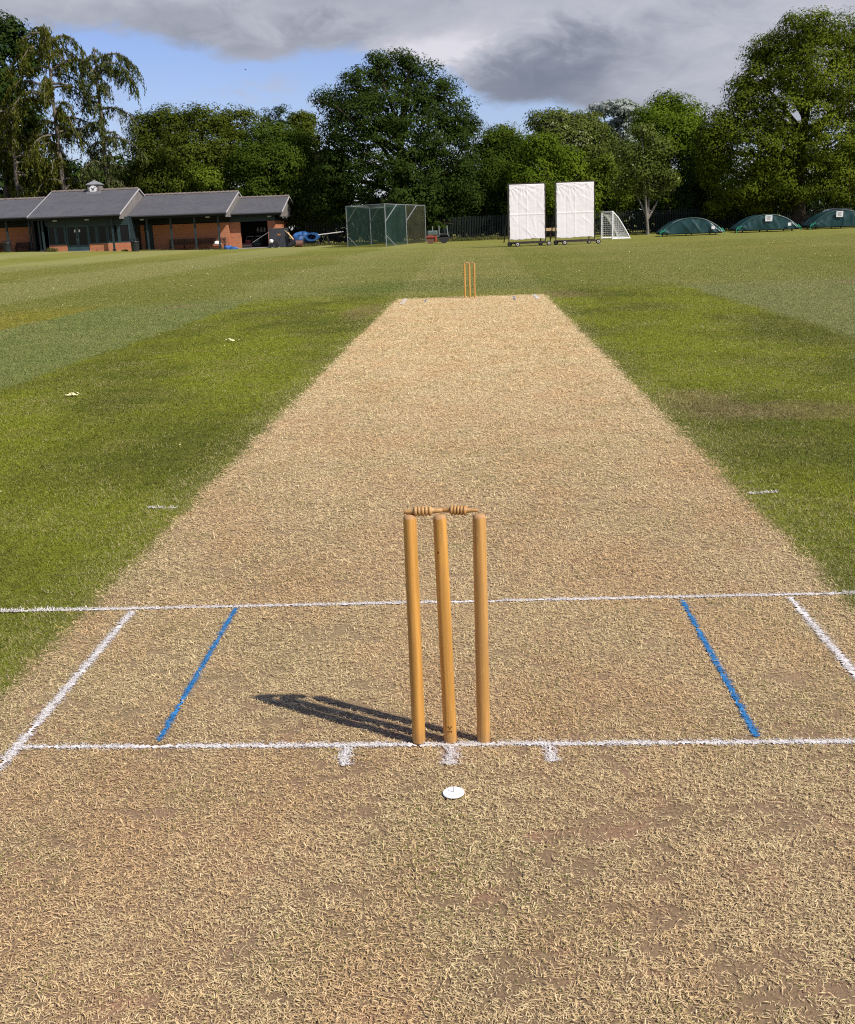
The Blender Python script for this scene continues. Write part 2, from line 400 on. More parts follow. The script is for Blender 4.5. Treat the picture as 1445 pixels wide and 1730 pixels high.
fb = np.clip((y+0.5)/8, 0, 1); var = np.clip((rng.beta(2.3, 1.9, n)*(1-0.38*fb)+0.36*fb)*0.86, 0.0, 0.87); fine_g = rng.random(n) < np.clip((gp-0.45)*0.55, 0.008, 0.3); var = np.where(fine_g, rng.uniform(0.9, 1.0, n), var)
V, Q, T = blades(x, y, 0.004+rng.random(n)*0.006*np.sqrt(sc), L, Wd, elev, azm)
tag(npmesh('dry_grass', V, Q, T, m_dry, np.concatenate([var, var])), 'dry straw on the pitch', None, None, 'stuff')
# mown green grass beside it
x, y, s = scatter(-0.6, 80.0, 56000)
k = (rng.random(len(x)) < edge_prob(x, y)) & ~painted(x, y); x, y, s = x[k], y[k], s[k]; n = len(x); sc = np.minimum(s, 3.0)*np.clip(1-(y-60)/22, 0.35, 1)*np.clip(s/3.0, 1, 2.0)
clump = vnoise(x, y, 9.0, 31, 3)
L = np.minimum(sc, 1.7)*rng.uniform(0.007, 0.016, n)*(0.6+0.8*clump); Wd = sc*rng.uniform(0.0009, 0.0020, n)
V, Q, T = blades(x, y, np.where((np.abs(x) < 1.8) & (y < 21.2), 0.0042, 0.0002), L, Wd, rng.uniform(0.1, 0.95, n), rng.random(n)*2*math.pi)
dryp = 0.03+0.16*sstep((vnoise(x, y, 1.5, 33, 3)-0.48)/0.25)+0.35*sstep((1.95-np.abs(x))/0.4)
var = np.where(rng.random(n) < dryp, 1.0, rng.random(n)*0.84)
tag(npmesh('green_grass', V, Q, T, m_green, np.concatenate([var, var])), 'short mown grass beside the pitch', None, None, 'stuff')
# the lines themselves: a thin ragged coat of paint and the painted blades standing out of it
cnt = {}
for i, Ln in enumerate(LINES):
    nm, x0, y0, x1, y1, w, mat, lab = Ln
    ln = math.hypot(x1-x0, y1-y0); dx, dy = (x1-x0)/ln, (y1-y0)/ln
    far = max(1.0, ((y0+y1)/2+3)/3.6)
    m = max(8, int(ln/(0.006*far))); s_ = np.linspace(0, ln, m)
    kf = 0.22 if ln < 0.3 and far < 2 else 0.5; o1 = w/2*kf+(rng.random(m)-.5)*w*0.7*kf*1.6; o2 = w/2*kf+(rng.random(m)-.5)*w*0.7*kf*1.6
    zz = 0.0078+0.0004*(i % 5)+(0.011 if far > 3 else 0)
    A = np.c_[x0+dx*s_-dy*o1, y0+dy*s_+dx*o1, np.full(m, zz)]; B = np.c_[x0+dx*s_+dy*o2, y0+dy*s_-dx*o2, np.full(m, zz)]
    n = int(min(40000, (3 if far > 3 else 1)* (105000 if ln > 0.3 else 150000)*ln*w/far**2)); ss_ = rng.uniform(0, ln, n); qq = rng.normal(0, w*0.29, n)
    bx = x0+dx*ss_-dy*qq; by = y0+dy*ss_+dx*qq; sc = min(far, 3.0)
    thin = (vnoise(bx, by, 18.0, 44+i, 2) > 0.33) & (vnoise(bx, by, 70.0, 90+i, 2) > 0.28); bx, by = bx[thin], by[thin]; n = len(bx)
    Lb = sc*rng.uniform(0.005, 0.012, n)
    tall = edge_prob(bx, by) > 0.5; el = np.where(tall, rng.uniform(0.2, 1.0, n), rng.beta(1.2, 4.5, n)*0.9); Lb = np.where(tall, Lb*1.2, Lb)
    V, Q, T = blades(bx, by, zz-0.002+rng.random(n)*0.005, Lb, sc*rng.uniform(0.0009, 0.0019, n), el, rng.random(n)*6.28)
    k = len(V); q = np.arange(m-1)[:, None]; sheet = np.c_[k+q, k+q+m, k+q+m+1, k+q+1]
    ob = npmesh(nm, np.concatenate([V, A, B]), np.concatenate([Q, sheet]), T, mat)
    tag(ob, lab, 'line marking', 'painted lines on the pitch')

# ------------------------------------------------------------------ wickets
def wood(name, base, dark, dirt=0.25, sc=1.0):
    m, t = material(name); p = t.obj(); X, Y, Z = t.xyz(p)
    g1 = t.noise(t.scale(p, (60*sc, 60*sc, 2.2*sc)), 1.0, 5, 0.6, 0.6); g2 = t.noise(t.scale(p, (220*sc, 220*sc, 5*sc)), 1.0, 3, 0.6); b_ = t.noise(p, 7.0*sc, 4, 0.6)
    c = t.mix(t.ss(g1, 0.40, 0.62), base, [q*0.70 for q in base]); c = t.mix(t.mul(t.ss(g2, 0.5, 0.7), 0.5), c, dark)
    n5 = t.noise(t.scale(p, (90, 90, 30)), 1.0, 4, 0.7); c = t.mix(t.mul(t.ss(n5, 0.64, 0.74), 0.5), c, (0.62, 0.46, 0.26)); c = t.mix(t.mul(t.ss(t.noise(t.scale(p, (50, 50, 14)), 1.7, 4, 0.7), 0.64, 0.76), 0.5), c, (0.22, 0.11, 0.04))
    c = t.mix(t.mul(t.ss(b_, 0.5, 0.75), dirt), c, dark)
    foot = t.mul(t.ss(t.add(Z, t.mul(t.sub(b_, 0.5), 0.06)), 0.07, 0.0), 0.5)
    c = t.mix(foot, c, (0.30, 0.17, 0.075))
    rg = t.ss(b_, 0.35, 0.7, 0.30, 0.5)
    t.out(t.pbr(c, rg, 0.4, 0, t.bump(g1, 0.12, 0.002))); return m
m_w1 = wood('amber_varnished_wood', (0.64, 0.325, 0.078), (0.40, 0.185, 0.04))
m_w3 = wood('worn_varnished_wood', (0.60, 0.32, 0.095), (0.36, 0.19, 0.075), 0.7)
m_wend = plain('worn_end_grain', (0.40, 0.225, 0.10), 0.75, 0.2, var=0.3, sc=90)
m_bail = wood('pale_turned_wood', (0.68, 0.40, 0.14), (0.40, 0.2, 0.06), 0.2, 2.0)
m_bail2 = wood('reddish_turned_wood', (0.60, 0.32, 0.09), (0.36, 0.17, 0.05), 0.4, 2.0)
m_burn = plain('burnt_brand_ink', (0.10, 0.035, 0.01), 0.8, 0.1)
m_dirt = plain('dark_soil', (0.075, 0.045, 0.025), 0.95, 0.05, var=0.4, sc=60, bump=0.6, bsc=300)
SR = 0.0195
def stump(loc, topx, topy, mat, label, group, full=True):
    e = empty('stump', loc, label, 'stump', group)
    b_ = MB(); h = 0.703; r = SR
    prof = [(r*0.55, -0.05), (r*0.9, -0.006), (r*0.97, 0.0), (r, 0.012), (r, 0.30), (r*1.0, 0.55), (r*0.985, h-0.012), (r*0.95, h-0.006)]
    b_.lathe(prof, 32 if full else 12); o = b_.build('shaft', mat, e, True)
    cpt = MB().lathe([(r*0.95, h-0.006), (r*0.86, h-0.001), (r*0.6, h+0.003), (r*0.2, h+0.004)], 32 if full else 12).build('top_cap', m_wend, e, True)
    e.rotation_euler = (-math.atan2(topy, 0.711), math.atan2(topx, 0.711), random.Random(label).random()*6)
    return e
G1 = 'stumps of the near wicket'; G2 = 'stumps of the far wicket'
sx = [-0.0965, -0.0025, 0.0965]; tx = [-0.104, -0.0115, 0.1005]
S1 = [stump((sx[0], 0, 0.0), tx[0]-sx[0], 0.0, m_w1, 'amber stump on the left of the near wicket', G1),
      stump((sx[1], 0, 0.0), tx[1]-sx[1], 0.0, m_w1, 'middle stump of the near wicket with a dark emblem near its foot', G1),
      stump((sx[2], 0, 0.0), tx[2]-sx[2], 0.0, m_w3, 'paler worn stump on the right of the near wicket', G1)]
S1[1].rotation_euler[2] = 0.0
# emblem stamped round the front of the middle stump: horned mark, row of letters, underline
def stamp():
    b_ = MB(); r = SR+0.0004
    def P(a, z): th = -math.pi/2+0.05+a/SR; return (r*math.cos(th), r*math.sin(th), z)
    def stroke(pts, w):
        vs = []
        for i, (a, z) in enumerate(pts):
            a0, z0 = pts[max(i-1, 0)]; a1, z1 = pts[min(i+1, len(pts)-1)]; l = math.hypot(a1-a0, z1-z0) or 1
            nx_, nz_ = -(z1-z0)/l*w/2, (a1-a0)/l*w/2
            vs += [P(a+nx_, z+nz_), P(a-nx_, z-nz_)]
        b_.add(vs, [(2*i, 2*i+1, 2*i+3, 2*i+2) for i in range(len(pts)-1)])
    z0 = 0.052; s = 0.001
    for sg in (-1, 1):
        stroke([(sg*a*s, z0+z*s) for a, z in ((0.3, 2), (1.6, 5), (2.2, 8.5), (3.4, 11.3), (5.0, 11.8), (6.3, 10.3), (6.2, 8.6))], 0.0016)
        stroke([(sg*a*s, z0+z*s) for a, z in ((2.6, 9), (3.8, 8.6), (4.6, 7.2))], 0.0012)
    stroke([(-0.9*s, z0+2.4*s), (0, z0+0.6*s), (0.9*s, z0+2.4*s)], 0.0015)
    # letters
    let = {'M': [[(0, 0), (0, 4), (1.4, 1.4), (2.8, 4), (2.8, 0)]], 'A': [[(0, 0), (1.4, 4), (2.8, 0)], [(0.7, 1.4), (2.1, 1.4)]], 'S': [[(0, 0.3), (2.2, 0), (2.4, 1.7), (0.3, 2.3), (0.5, 3.9), (2.5, 3.7)]], 'E': [[(2.4, 0), (0, 0), (0, 4), (2.4, 4)], [(0, 2), (2, 2)]]}
    a0 = -6.6
    for ch in 'MASE':
        for pl in let[ch]: stroke([((a0+a)*s, z0-6.4*s+z*s) for a, z in pl], 0.0010)
        a0 += 3.5
    stroke([(-5.6*s, z0-8.2*s), (5.6*s, z0-8.2*s)], 0.0009)
    return b_
stamp().build('emblem_stamp', m_burn, S1[1])
# small knot on the middle stump
kb = MB(); kr = SR+0.0003; kv = []
for j in range(14):
    a = 2*math.pi*j/14; th = -math.pi/2-0.45+0.0024*math.cos(a)/SR; kv.append((kr*math.cos(th), kr*math.sin(th), 0.60+0.0036*math.sin(a)))
kb.add(kv, [tuple(range(14))]); kb.build('knot', m_burn, S1[1])
for q in range(3):   # narrow dark soil ring round each foot, part of its stump
    rb = MB(); k = 26; vs = []
    for j in range(k):
        a = 2*math.pi*j/k; w_ = 0.004+0.004*random.random(); vs += [(math.cos(a)*(SR*0.9), math.sin(a)*(SR*0.9), 0.008), (math.cos(a)*(SR+w_), math.sin(a)*(SR+w_), 0.0075)]
    rb.add(vs, [(2*j, 2*((j+1) % k), 2*((j+1) % k)+1, 2*j+1) for j in range(k)]).build('soil_ring', m_dirt, S1[q])
def bail(a, b, mat, label, group, n=20, barrel=(0.27, 0.70), taper=1.0):
    a = Vector(a); b = Vector(b); L = (b-a).length; r = 0.0072
    prof = [(r*0.75, 0), (r*0.92, 0.002)]
    b0, b1 = barrel[0]*L, barrel[1]*L
    prof += [(r*0.95, b0*0.5), (r*1.0, b0-0.004)]
    rings = 5; seg = (b1-b0)/rings
    for i in range(rings):
        z = b0+i*seg
        prof += [(0.0092, z), (0.0128, z+seg*0.12), (0.0144, z+seg*0.35), (0.0144, z+seg*0.62), (0.0128, z+seg*0.86)]
    prof += [(0.0092, b1), (r*1.05, b1+0.003), (r*0.95*taper, (b1+L)/2), (r*0.8*taper*taper, L-0.002), (r*0.6*taper*taper, L)]
    M = (b-a).to_track_quat('Z', 'Y').to_matrix()
    o = MB().lathe(prof, n, (0, 0, 0), M).build('bail', mat, None, True); o.location = a
    return tag(o, label, 'bail', group)
GB = 'bails on the near wicket'
zt = 0.7115
bail((-0.1135, 0.012, zt+0.003), (-0.003, 0.013, zt+0.004), m_bail, 'pale turned bail across the left and middle near stumps', GB, barrel=(0.26, 0.72))
bail((-0.025, 0.020, zt+0.004), (0.0975, -0.002, zt+0.005), m_bail2, 'darker turned bail resting askew across the middle and right near stumps', GB, barrel=(0.36, 0.74), taper=0.8)
FY = 20.12
m_wf = wood('orange_varnished_wood', (0.62, 0.325, 0.085), (0.42, 0.19, 0.04))
for i, (dx, lab) in enumerate(((-0.0985, 'orange stump on the left of the far wicket'), (0.0, 'orange middle stump of the far wicket'), (0.0985, 'orange stump on the right of the far wicket'))):
    stump((dx, FY, 0.0), 0.004, 0.0, m_wf, lab, G2, False)
bail((-0.106, FY, zt+0.004), (0.0, FY, zt+0.004), m_bail, 'small bail across the left gap of the far wicket', 'bails on the far wicket', 10)
bail((0.002, FY, zt+0.004), (0.108, FY, zt+0.004), m_bail, 'small bail across the right gap of the far wicket', 'bails on the far wicket', 10)

# white marker disc with its pin
m_wplast = plain('white_plastic', (0.80, 0.80, 0.82), 0.45, 0.4, var=0.05)
m_steel = plain('grey_steel', (0.36, 0.36, 0.37), 0.4, 0.5, 0.6)
e = empty('marker_disc', (0.0125, -0.322, 0.012), 'small round white disc pinned to the dry grass below the stumps', 'marker')
MB().lathe([(0.027, 0), (0.029, 0.0015), (0.0295, 0.003), (0.028, 0.0048), (0.012, 0.0052), (0.002, 0.0052)], 40).build('disc', m_wplast, e, True)
MB().lathe([(0.0012, -0.03), (0.0013, 0.02), (0.0011, 0.0225), (0.0004, 0.0232)], 10).build('pin', m_steel, e, True)
e.rotation_euler = (0.03, -0.03, 0)

# pale scraps on the grass
m_scrap = plain('cream_petal', (0.62, 0.57, 0.30), 0.8, 0.2, var=0.15, sc=30)
def scrap(x, y, s, lab, seed):
    r = random.Random(seed); b_ = MB()
    for j in range(9):
        cx, cy = r.gauss(0, 0.055)*s, r.gauss(0, 0.025)*s; w = r.uniform(0.015, 0.035)*s; a = r.random()*6; h = r.uniform(0.012, 0.045)*s
        c_, s_ = math.cos(a)*w, math.sin(a)*w
        b_.add([(cx-c_, cy-s_, 0.01), (cx+s_, cy-c_, h*0.6), (cx+c_, cy+s_, h), (cx-s_, cy+c_, h*0.5), (cx, cy, h*1.1)], [(0, 1, 4), (1, 2, 4), (2, 3, 4), (3, 0, 4)])
    o = b_.build('fallen_petals', m_scrap); o.location = (x, y, 0.008); tag(o, lab, 'petals', 'pale scraps on the left grass')
scrap(-3.88, 7.55, 0.8, 'cream petals lying on grass near the left edge, nearer of two clumps', 3)
scrap(-3.34, 12.5, 1.0, 'cream petals lying on grass left of the pitch, farther of two clumps', 5)

# ------------------------------------------------------------------ building materials
def brick():
    m, t = material('orange_brick'); p = t.obj(); X, Y, Z = t.xyz(p)
    v = t.comb(t.add(X, Y), Z, 0.0)
    nd = t.n('ShaderNodeTexBrick'); t.put(nd.inputs['Vector'], v)
    nd.inputs['Color1'].default_value = (0.50, 0.185, 0.082, 1); nd.inputs['Color2'].default_value = (0.41, 0.135, 0.062, 1); nd.inputs['Mortar'].default_value = (0.40, 0.25, 0.17, 1)
    nd.inputs['Scale'].default_value = 1.0; nd.inputs['Brick Width'].default_value = 0.225; nd.inputs['Row Height'].default_value = 0.075; nd.inputs['Mortar Size'].default_value = 0.008
    n1 = t.noise(p, 0.9, 4, 0.6)
    band = t.m('SINE', t.mul(Z, 14.0))
    c = t.mix(t.mul(t.ss(n1, 0.4, 0.7), 0.4), nd.outputs['Color'], (0.36, 0.12, 0.058))
    c = t.mix(t.mul(t.ss(band, 0.7, 1.0), 0.25), c, (0.30, 0.10, 0.055))
    t.out(t.pbr(c, 0.9, 0.15, 0, t.bump(nd.outputs['Fac'], -0.3, 0.01))); return m
m_brick = brick()
def slate():
    m, t = material('grey_slate'); p = t.obj(); X, Y, Z = t.xyz(p)
    nd = t.n('ShaderNodeTexBrick'); t.put(nd.inputs['Vector'], t.comb(X, t.mul(Y, 1.07), 0.0))
    nd.inputs['Color1'].default_value = (0.078, 0.077, 0.084, 1); nd.inputs['Color2'].default_value = (0.098, 0.096, 0.103, 1); nd.inputs['Mortar'].default_value = (0.055, 0.054, 0.058, 1)
    nd.inputs['Scale'].default_value = 1.0; nd.inputs['Brick Width'].default_value = 0.3; nd.inputs['Row Height'].default_value = 0.24; nd.inputs['Mortar Size'].default_value = 0.012
    n1 = t.noise(p, 0.7, 5, 0.65); n2 = t.noise(p, 4.0, 4, 0.65)
    c = t.mix(t.mul(t.ss(n1, 0.4, 0.7), 0.5), nd.outputs['Color'], (0.11, 0.105, 0.104)); c = t.mix(t.mul(t.ss(n2, 0.6, 0.78), 0.4), c, (0.13, 0.122, 0.10))
    t.out(t.pbr(c, 0.75, 0.25, 0, t.bump(nd.outputs['Fac'], -0.4, 0.02))); return m
m_slate = slate()
m_teal = plain('dark_teal_paint', (0.019, 0.033, 0.036), 0.5, 0.35, var=0.25, sc=2)
m_tealm = plain('teal_frame_paint', (0.030, 0.060, 0.064), 0.5, 0.35, var=0.2, sc=2)
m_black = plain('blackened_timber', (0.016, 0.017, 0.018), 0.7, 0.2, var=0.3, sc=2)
def boards():
    m, t = material('weathered_grey_boards'); p = t.obj(); X, Y, Z = t.xyz(p)
    w = t.m('FRACT', t.mul(t.add(Y, X), 5.0)); n1 = t.noise(t.scale(p, (1, 1, 0.2)), 9.0, 4, 0.6)
    c = t.mix(t.ss(n1, 0.35, 0.7), (0.15, 0.135, 0.125), (0.25, 0.225, 0.21)); c = t.mix(t.ss(w, 0.12, 0.0), c, (0.05, 0.045, 0.04))
    t.out(t.pbr(c, 0.85, 0.15)); return m
m_boards = boards()
m_verge = plain('pale_verge_board', (0.42, 0.40, 0.38), 0.7, 0.2)
m_ridge = plain('brown_ridge_tile', (0.20, 0.165, 0.14), 0.85, 0.15, var=0.3, sc=3)
m_lead = plain('pale_lead', (0.27, 0.27, 0.28), 0.55, 0.35, 0.2)
m_white = plain('white_paint', (0.80, 0.79, 0.77), 0.5, 0.35, var=0.06)
m_conc = plain('worn_concrete', (0.34, 0.30, 0.26), 0.9, 0.1, var=0.25, sc=2)
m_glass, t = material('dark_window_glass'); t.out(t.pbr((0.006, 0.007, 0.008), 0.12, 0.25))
m_brown = plain('dark_bench_wood', (0.085, 0.045, 0.030), 0.7, 0.2, var=0.3)
m_binm = plain('black_bin_plastic', (0.018, 0.020, 0.022), 0.45, 0.4)
m_dk = plain('dark_iron', (0.028, 0.026, 0.025), 0.6, 0.35)
m_floor = plain('paved_veranda', (0.30, 0.27, 0.23), 0.9, 0.1, var=0.25, sc=1.5)

# ------------------------------------------------------------------ pavilion
pav = empty('pavilion', (-31.0, 95.0, 0.0), 'long low brick cricket pavilion with stepped grey slate roofs and a clock turret', 'building')
def rel(b_):     # shift builder coordinates to the pavilion's base
    b_.v = [(q[0]+31.0, q[1]-95.0, q[2]) for q in b_.v]; return b_
def pp(b_, name, mat, parent=None, **kw): return rel(b_).build(name, mat, parent or pav, **kw)
YW, YW1, YW3 = 97.5, 99.2, 99.6
_x2 = (ax(199, 95, 364.6)+ax(238, 101.5, 320))/2; _x1 = (ax(43, 95, 366)+ax(90, 101.5, 323))/2
_x3 = (ax(380, 97.2, 361)+ax(405, 103.2, 325))/2; _x4 = (ax(475, 99.3, 358.6)+ax(490, 103.9, 331.5))/2
RX = [(-62.0, _x1+0.1, az_(20, 367, 97.2), az_(40, 336.3, 103.0), 97.2, 103.0), (_x1, _x2, az_(120, 364.8, 95), az_(160, 321.8, 101.5), 95.0, 101.5),
      (_x2-0.1, _x3, az_(300, 361.5, 97.2), az_(325, 327, 103.2), 97.2, 103.2), (_x3-0.1, _x4, az_(430, 359.3, 99.3), az_(450, 333, 103.9), 99.3, 103.9)]
for i, (xa, xb, ze, zr, YE, YR) in enumerate(RX):
    th = 0.11; YB = 2*YR-YE
    b_ = MB()
    for (ya, yb, za, zb) in ((YE, YR, ze, zr), (YB, YR, ze, zr)):
        vs = [(xa, ya, za), (xb, ya, za), (xb, yb, zb), (xa, yb, zb)]
        vs += [(q[0], q[1], q[2]-th) for q in vs]
        b_.add(vs, [(0, 1, 2, 3), (7, 6, 5, 4), (0, 4, 5, 1), (1, 5, 6, 2), (2, 6, 7, 3), (3, 7, 4, 0)])
    ro = pp(b_, 'roof', m_slate)
    rt = MB(); k = xa+0.02
    while k < xb-0.05:
        rt.tube([(k, YR, zr-0.005), (min(k+0.43, xb), YR, zr+0.02)], [0.12, 0.14], 8); k += 0.45
    pp(rt, 'ridge_tiles', m_ridge, ro)
    for xe, sg in ((xb, 1), (xa, -1)):
        if sg == -1 and i != 1: continue
        for ya in (YE, YB): pp(MB().bar((xe+sg*0.03, ya, ze-0.03), (xe+sg*0.03, YR, zr-0.03), 0.05, 0.11), 'verge_board', m_verge, ro)
    pp(MB().tube([(xa+0.05, YE-0.06, ze-0.10), (xb-0.05, YE-0.06, ze-0.10)], 0.055, 8), 'gutter', m_dk, ro)
    # timber gable at the right hand end, standing above the next lower roof
    xg = xb-0.28 if i == 3 else xb-0.05
    y0 = YE+0.12 if i < 3 else YE+0.5
    sl_ = (zr-ze)/(YR-YE)
    vs = [(y0, ze-0.40), (YB-0.4, ze-0.40), (YB-0.4, ze+0.1), (YR, zr-0.125), (y0, ze+sl_*(y0-YE)-0.125)]
    gb = MB(); n = len(vs); gb.add([(xg, a, z) for a, z in vs]+[(xg-0.06, a, z) for a, z in vs], [tuple(range(n)), tuple(range(2*n-1, n-1, -1))]+[(j, j+n, (j+1) % n+n, (j+1) % n) for j in range(n)])
    pp(gb, 'gable', m_boards)
    pp(MB().box(xa+0.15, xb-0.15, YE+0.06, YE+0.10, ze-0.30, ze-0.115), 'fascia', m_black)
# floor slab and step
pp(MB().box(-62, -38.6, 97.5, 106.0, -0.4, 0.30), 'floor_slab', m_floor); pp(MB().box(-38.59, _x2, 95.4, 106.0, -0.4, 0.20), 'floor_slab', m_floor); pp(MB().box(_x2+0.01, _x4-0.2, 97.5, 106.0, -0.4, 0.05), 'floor_slab', m_floor)
sl = MB()
# back veranda walls (brick below, dark boarding above), each between piers
def wallrun(xa, xb, z0, z1, y, th=0.25): return MB().box(xa, xb, y, y+th, z0, z1)
pp(wallrun(-60, ax(74, YW1), 0.301, 2.62, YW1), 'brick_wall', m_brick)
pp(wallrun(ax(221, YW3), ax(244, YW3), 0.051, 2.42, YW3), 'brick_wall', m_brick)
pp(wallrun(ax(258.5, YW3), ax(387, YW3), 0.051, 2.36, YW3), 'brick_wall', m_brick)
pp(MB().box(-60, ax(74, YW1), YW1-0.03, YW1+0.2, 2.623, 3.75), 'upper_boarding', m_black); pp(MB().box(ax(221, YW3), ax(387, YW3), YW3-0.03, YW3+0.2, 2.423, 3.7), 'upper_boarding', m_black)
# store end: brick pier, dark opening, brick pier, sunlit end wall
YS = 99.95; YBy0 = 96.05
xa, xo1, xo2, xe = ax(385.5, YS), ax(406.5, YS), ax(453, YS), ax(465.5, YS)
st = MB(); st.box(xa, xo1, YS, YS+0.25, 0.0, 2.36); st.box(xo2, xe, YS, YS+0.25, 0.0, 2.36); st.box(xe-0.25, xe, YS+0.25, 107.6, 0.0, 2.36); st.box(xa, xa+0.22, YS+0.25, 107.6, 0.0, 2.36); st.box(xa+0.22, xe-0.25, 107.35, 107.6, 0.0, 2.36)
pp(st, 'store_wall', m_brick)
pp(MB().box(xa, xe+0.02, YS-0.05, YS+0.3, 2.363, 2.95).box(xe-0.25, xe+0.02, YS+0.3, 107.6, 2.363, 2.60), 'store_beam', m_teal)
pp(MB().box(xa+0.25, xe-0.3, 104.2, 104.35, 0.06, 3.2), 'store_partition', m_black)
# main block body behind
pp(MB().box(-60, xa-0.02, 106.4, 106.7, 0.0, 3.0), 'rear_wall', m_brick); pp(MB().box(ax(74, YW1)+0.005, ax(74, YW1)+0.25, YBy0+0.32, YW1+0.3, 0.301, 3.4), 'side_wall', m_black)
# bay: brick plinth, teal frame, panes, doors
YBy = 96.05
def bx(u): return ax(u, YBy, 400)
zf = 0.22
pp(MB().box(bx(81.5), bx(112), YBy, YBy+0.3, 0.0, zf+0.72), 'plinth', m_brick); ph = MB(); ph.box(bx(150), bx(182), YBy, YBy+0.3, 0.0, zf+0.72)
# angled return of the bay towards the wall
xr0, xr1 = bx(182)+0.002, ax(220.5, YBy+0.3, 400)
ph.add([(xr0, YBy, 0), (xr1, YBy+0.30, 0), (xr1, YBy+0.60, 0), (xr0, YBy+0.3, 0), (xr0, YBy, zf+0.72), (xr1, YBy+0.30, zf+0.72), (xr1, YBy+0.60, zf+0.72), (xr0, YBy+0.3, zf+0.72)],
       [(3, 2, 1, 0), (4, 5, 6, 7), (0, 1, 5, 4), (1, 2, 6, 5), (2, 3, 7, 6), (3, 0, 4, 7)])
pp(ph, 'plinth', m_brick)
pp(MB().box(bx(78), bx(182), YBy+0.06, YBy+0.16, 2.58, 3.15).bar((xr0, YBy+0.11, 2.865), (xr1, YBy+0.41, 2.865), 0.10, 0.57), 'bay_fascia', m_teal)
def win(ua, ub, z0, z1, light=False):
    a, c = bx(ua), bx(ub); f = MB(); w = 0.09; y0, y1 = YBy+0.04, YBy+0.14
    f.box(a, a+w, y0, y1, z0, z1); f.box(c-w, c, y0, y1, z0, z1); f.box(a+w, c-w, y0, y1, z1-w, z1); f.box(a+w, c-w, y0, y1, z0, z0+w)
    o = pp(f, 'window', m_tealm); pp(MB().box(a+w, c-w, YBy+0.08, YBy+0.10, z0+w, z1-w), 'pane', m_glass, o); return o
for ua, ub in ((82, 94), (96, 110), (151, 163), (166, 181.5)): win(ua, ub, zf+0.722, 2.575)
for u in (94.8, 110.8, 150.4, 164.5): pp(MB().box(bx(u)-0.055, bx(u)+0.055, YBy-0.02, YBy+0.18, zf+0.724, 2.577), 'mullion', m_tealm)
for k in range(2):      # panes of the angled return
    q0 = k/2+0.03; q1 = (k+1)/2-0.03; pa = lambda q, o_=0.0: (xr0+(xr1-xr0)*q, YBy+0.10+0.30*q+o_)
    f = MB(); z0, z1 = zf+0.73, 2.57
    for q in (q0, q1): f.bar((*pa(q), z0), (*pa(q), z1), 0.11, 0.11)
    for z in (z0+0.05, z1-0.05): f.bar((*pa(q0+0.03), z), (*pa(q1-0.03), z), 0.09, 0.09)
    o = pp(f, 'window', m_tealm)
    gq = MB(); gq.bar((*pa(q0+0.03, 0.02), (z0+z1)/2), (*pa(q1-0.03, 0.02), (z0+z1)/2), 0.02, z1-z0-0.2); pp(gq, 'pane', m_glass, o)
for ua, ub in ((112.2, 130.8), (131.2, 149.8)):
    a, c = bx(ua), bx(ub); f = MB(); w = 0.13; y0, y1 = YBy+0.05, YBy+0.13; z0, z1 = zf+0.16, 2.575
    f.box(a, a+w, y0, y1, z0, z1); f.box(c-w, c, y0, y1, z0, z1); f.box(a+w, c-w, y0, y1, z1-w, z1); f.box(a+w, c-w, y0, y1, z0, z0+0.5)
    o = pp(f, 'door', m_tealm); pp(MB().box(a+w, c-w, YBy+0.08, YBy+0.10, z0+0.5, z1-w), 'pane', m_glass, o)
    xc = c-0.25 if ua < 120 else a+0.1
    pp(MB().box(xc, xc+0.16, YBy+0.068, YBy+0.075, 1.98, 2.2), 'notice', m_white, o)
    hx = c-0.06 if ua < 120 else a+0.06
    pp(MB().tube([(hx, YBy+0.0, 1.2), (hx, YBy+0.0, 1.42)], 0.016, 6), 'handle', m_steel, o)
pp(MB().box(bx(112), bx(150), YBy-0.35, YBy+0.2, 0.0, zf+0.15), 'door_step', m_conc)
# interior darkness is put into the colour: near-black opaque panes, black wall behind
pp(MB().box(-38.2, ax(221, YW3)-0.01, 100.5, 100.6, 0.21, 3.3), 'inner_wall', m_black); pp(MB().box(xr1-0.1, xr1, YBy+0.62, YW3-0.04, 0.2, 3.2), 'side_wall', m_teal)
# double doors beside the notice
for k in range(2):
    a = ax(244.4+k*7.1, YW3); c = ax(244.4+k*7.1+6.6, YW3); d = MB().box(a, c, YW3+0.02, YW3+0.09, 0.16, 2.42); d.box(a+0.06, c-0.06, YW3-0.005, YW3+0.018, 0.3, 2.25)
    o = pp(d, 'door', m_teal); pp(MB().box(a, c, YW3-0.01, YW3+0.016, 0.055, 0.155), 'kick_plate', m_verge, o)
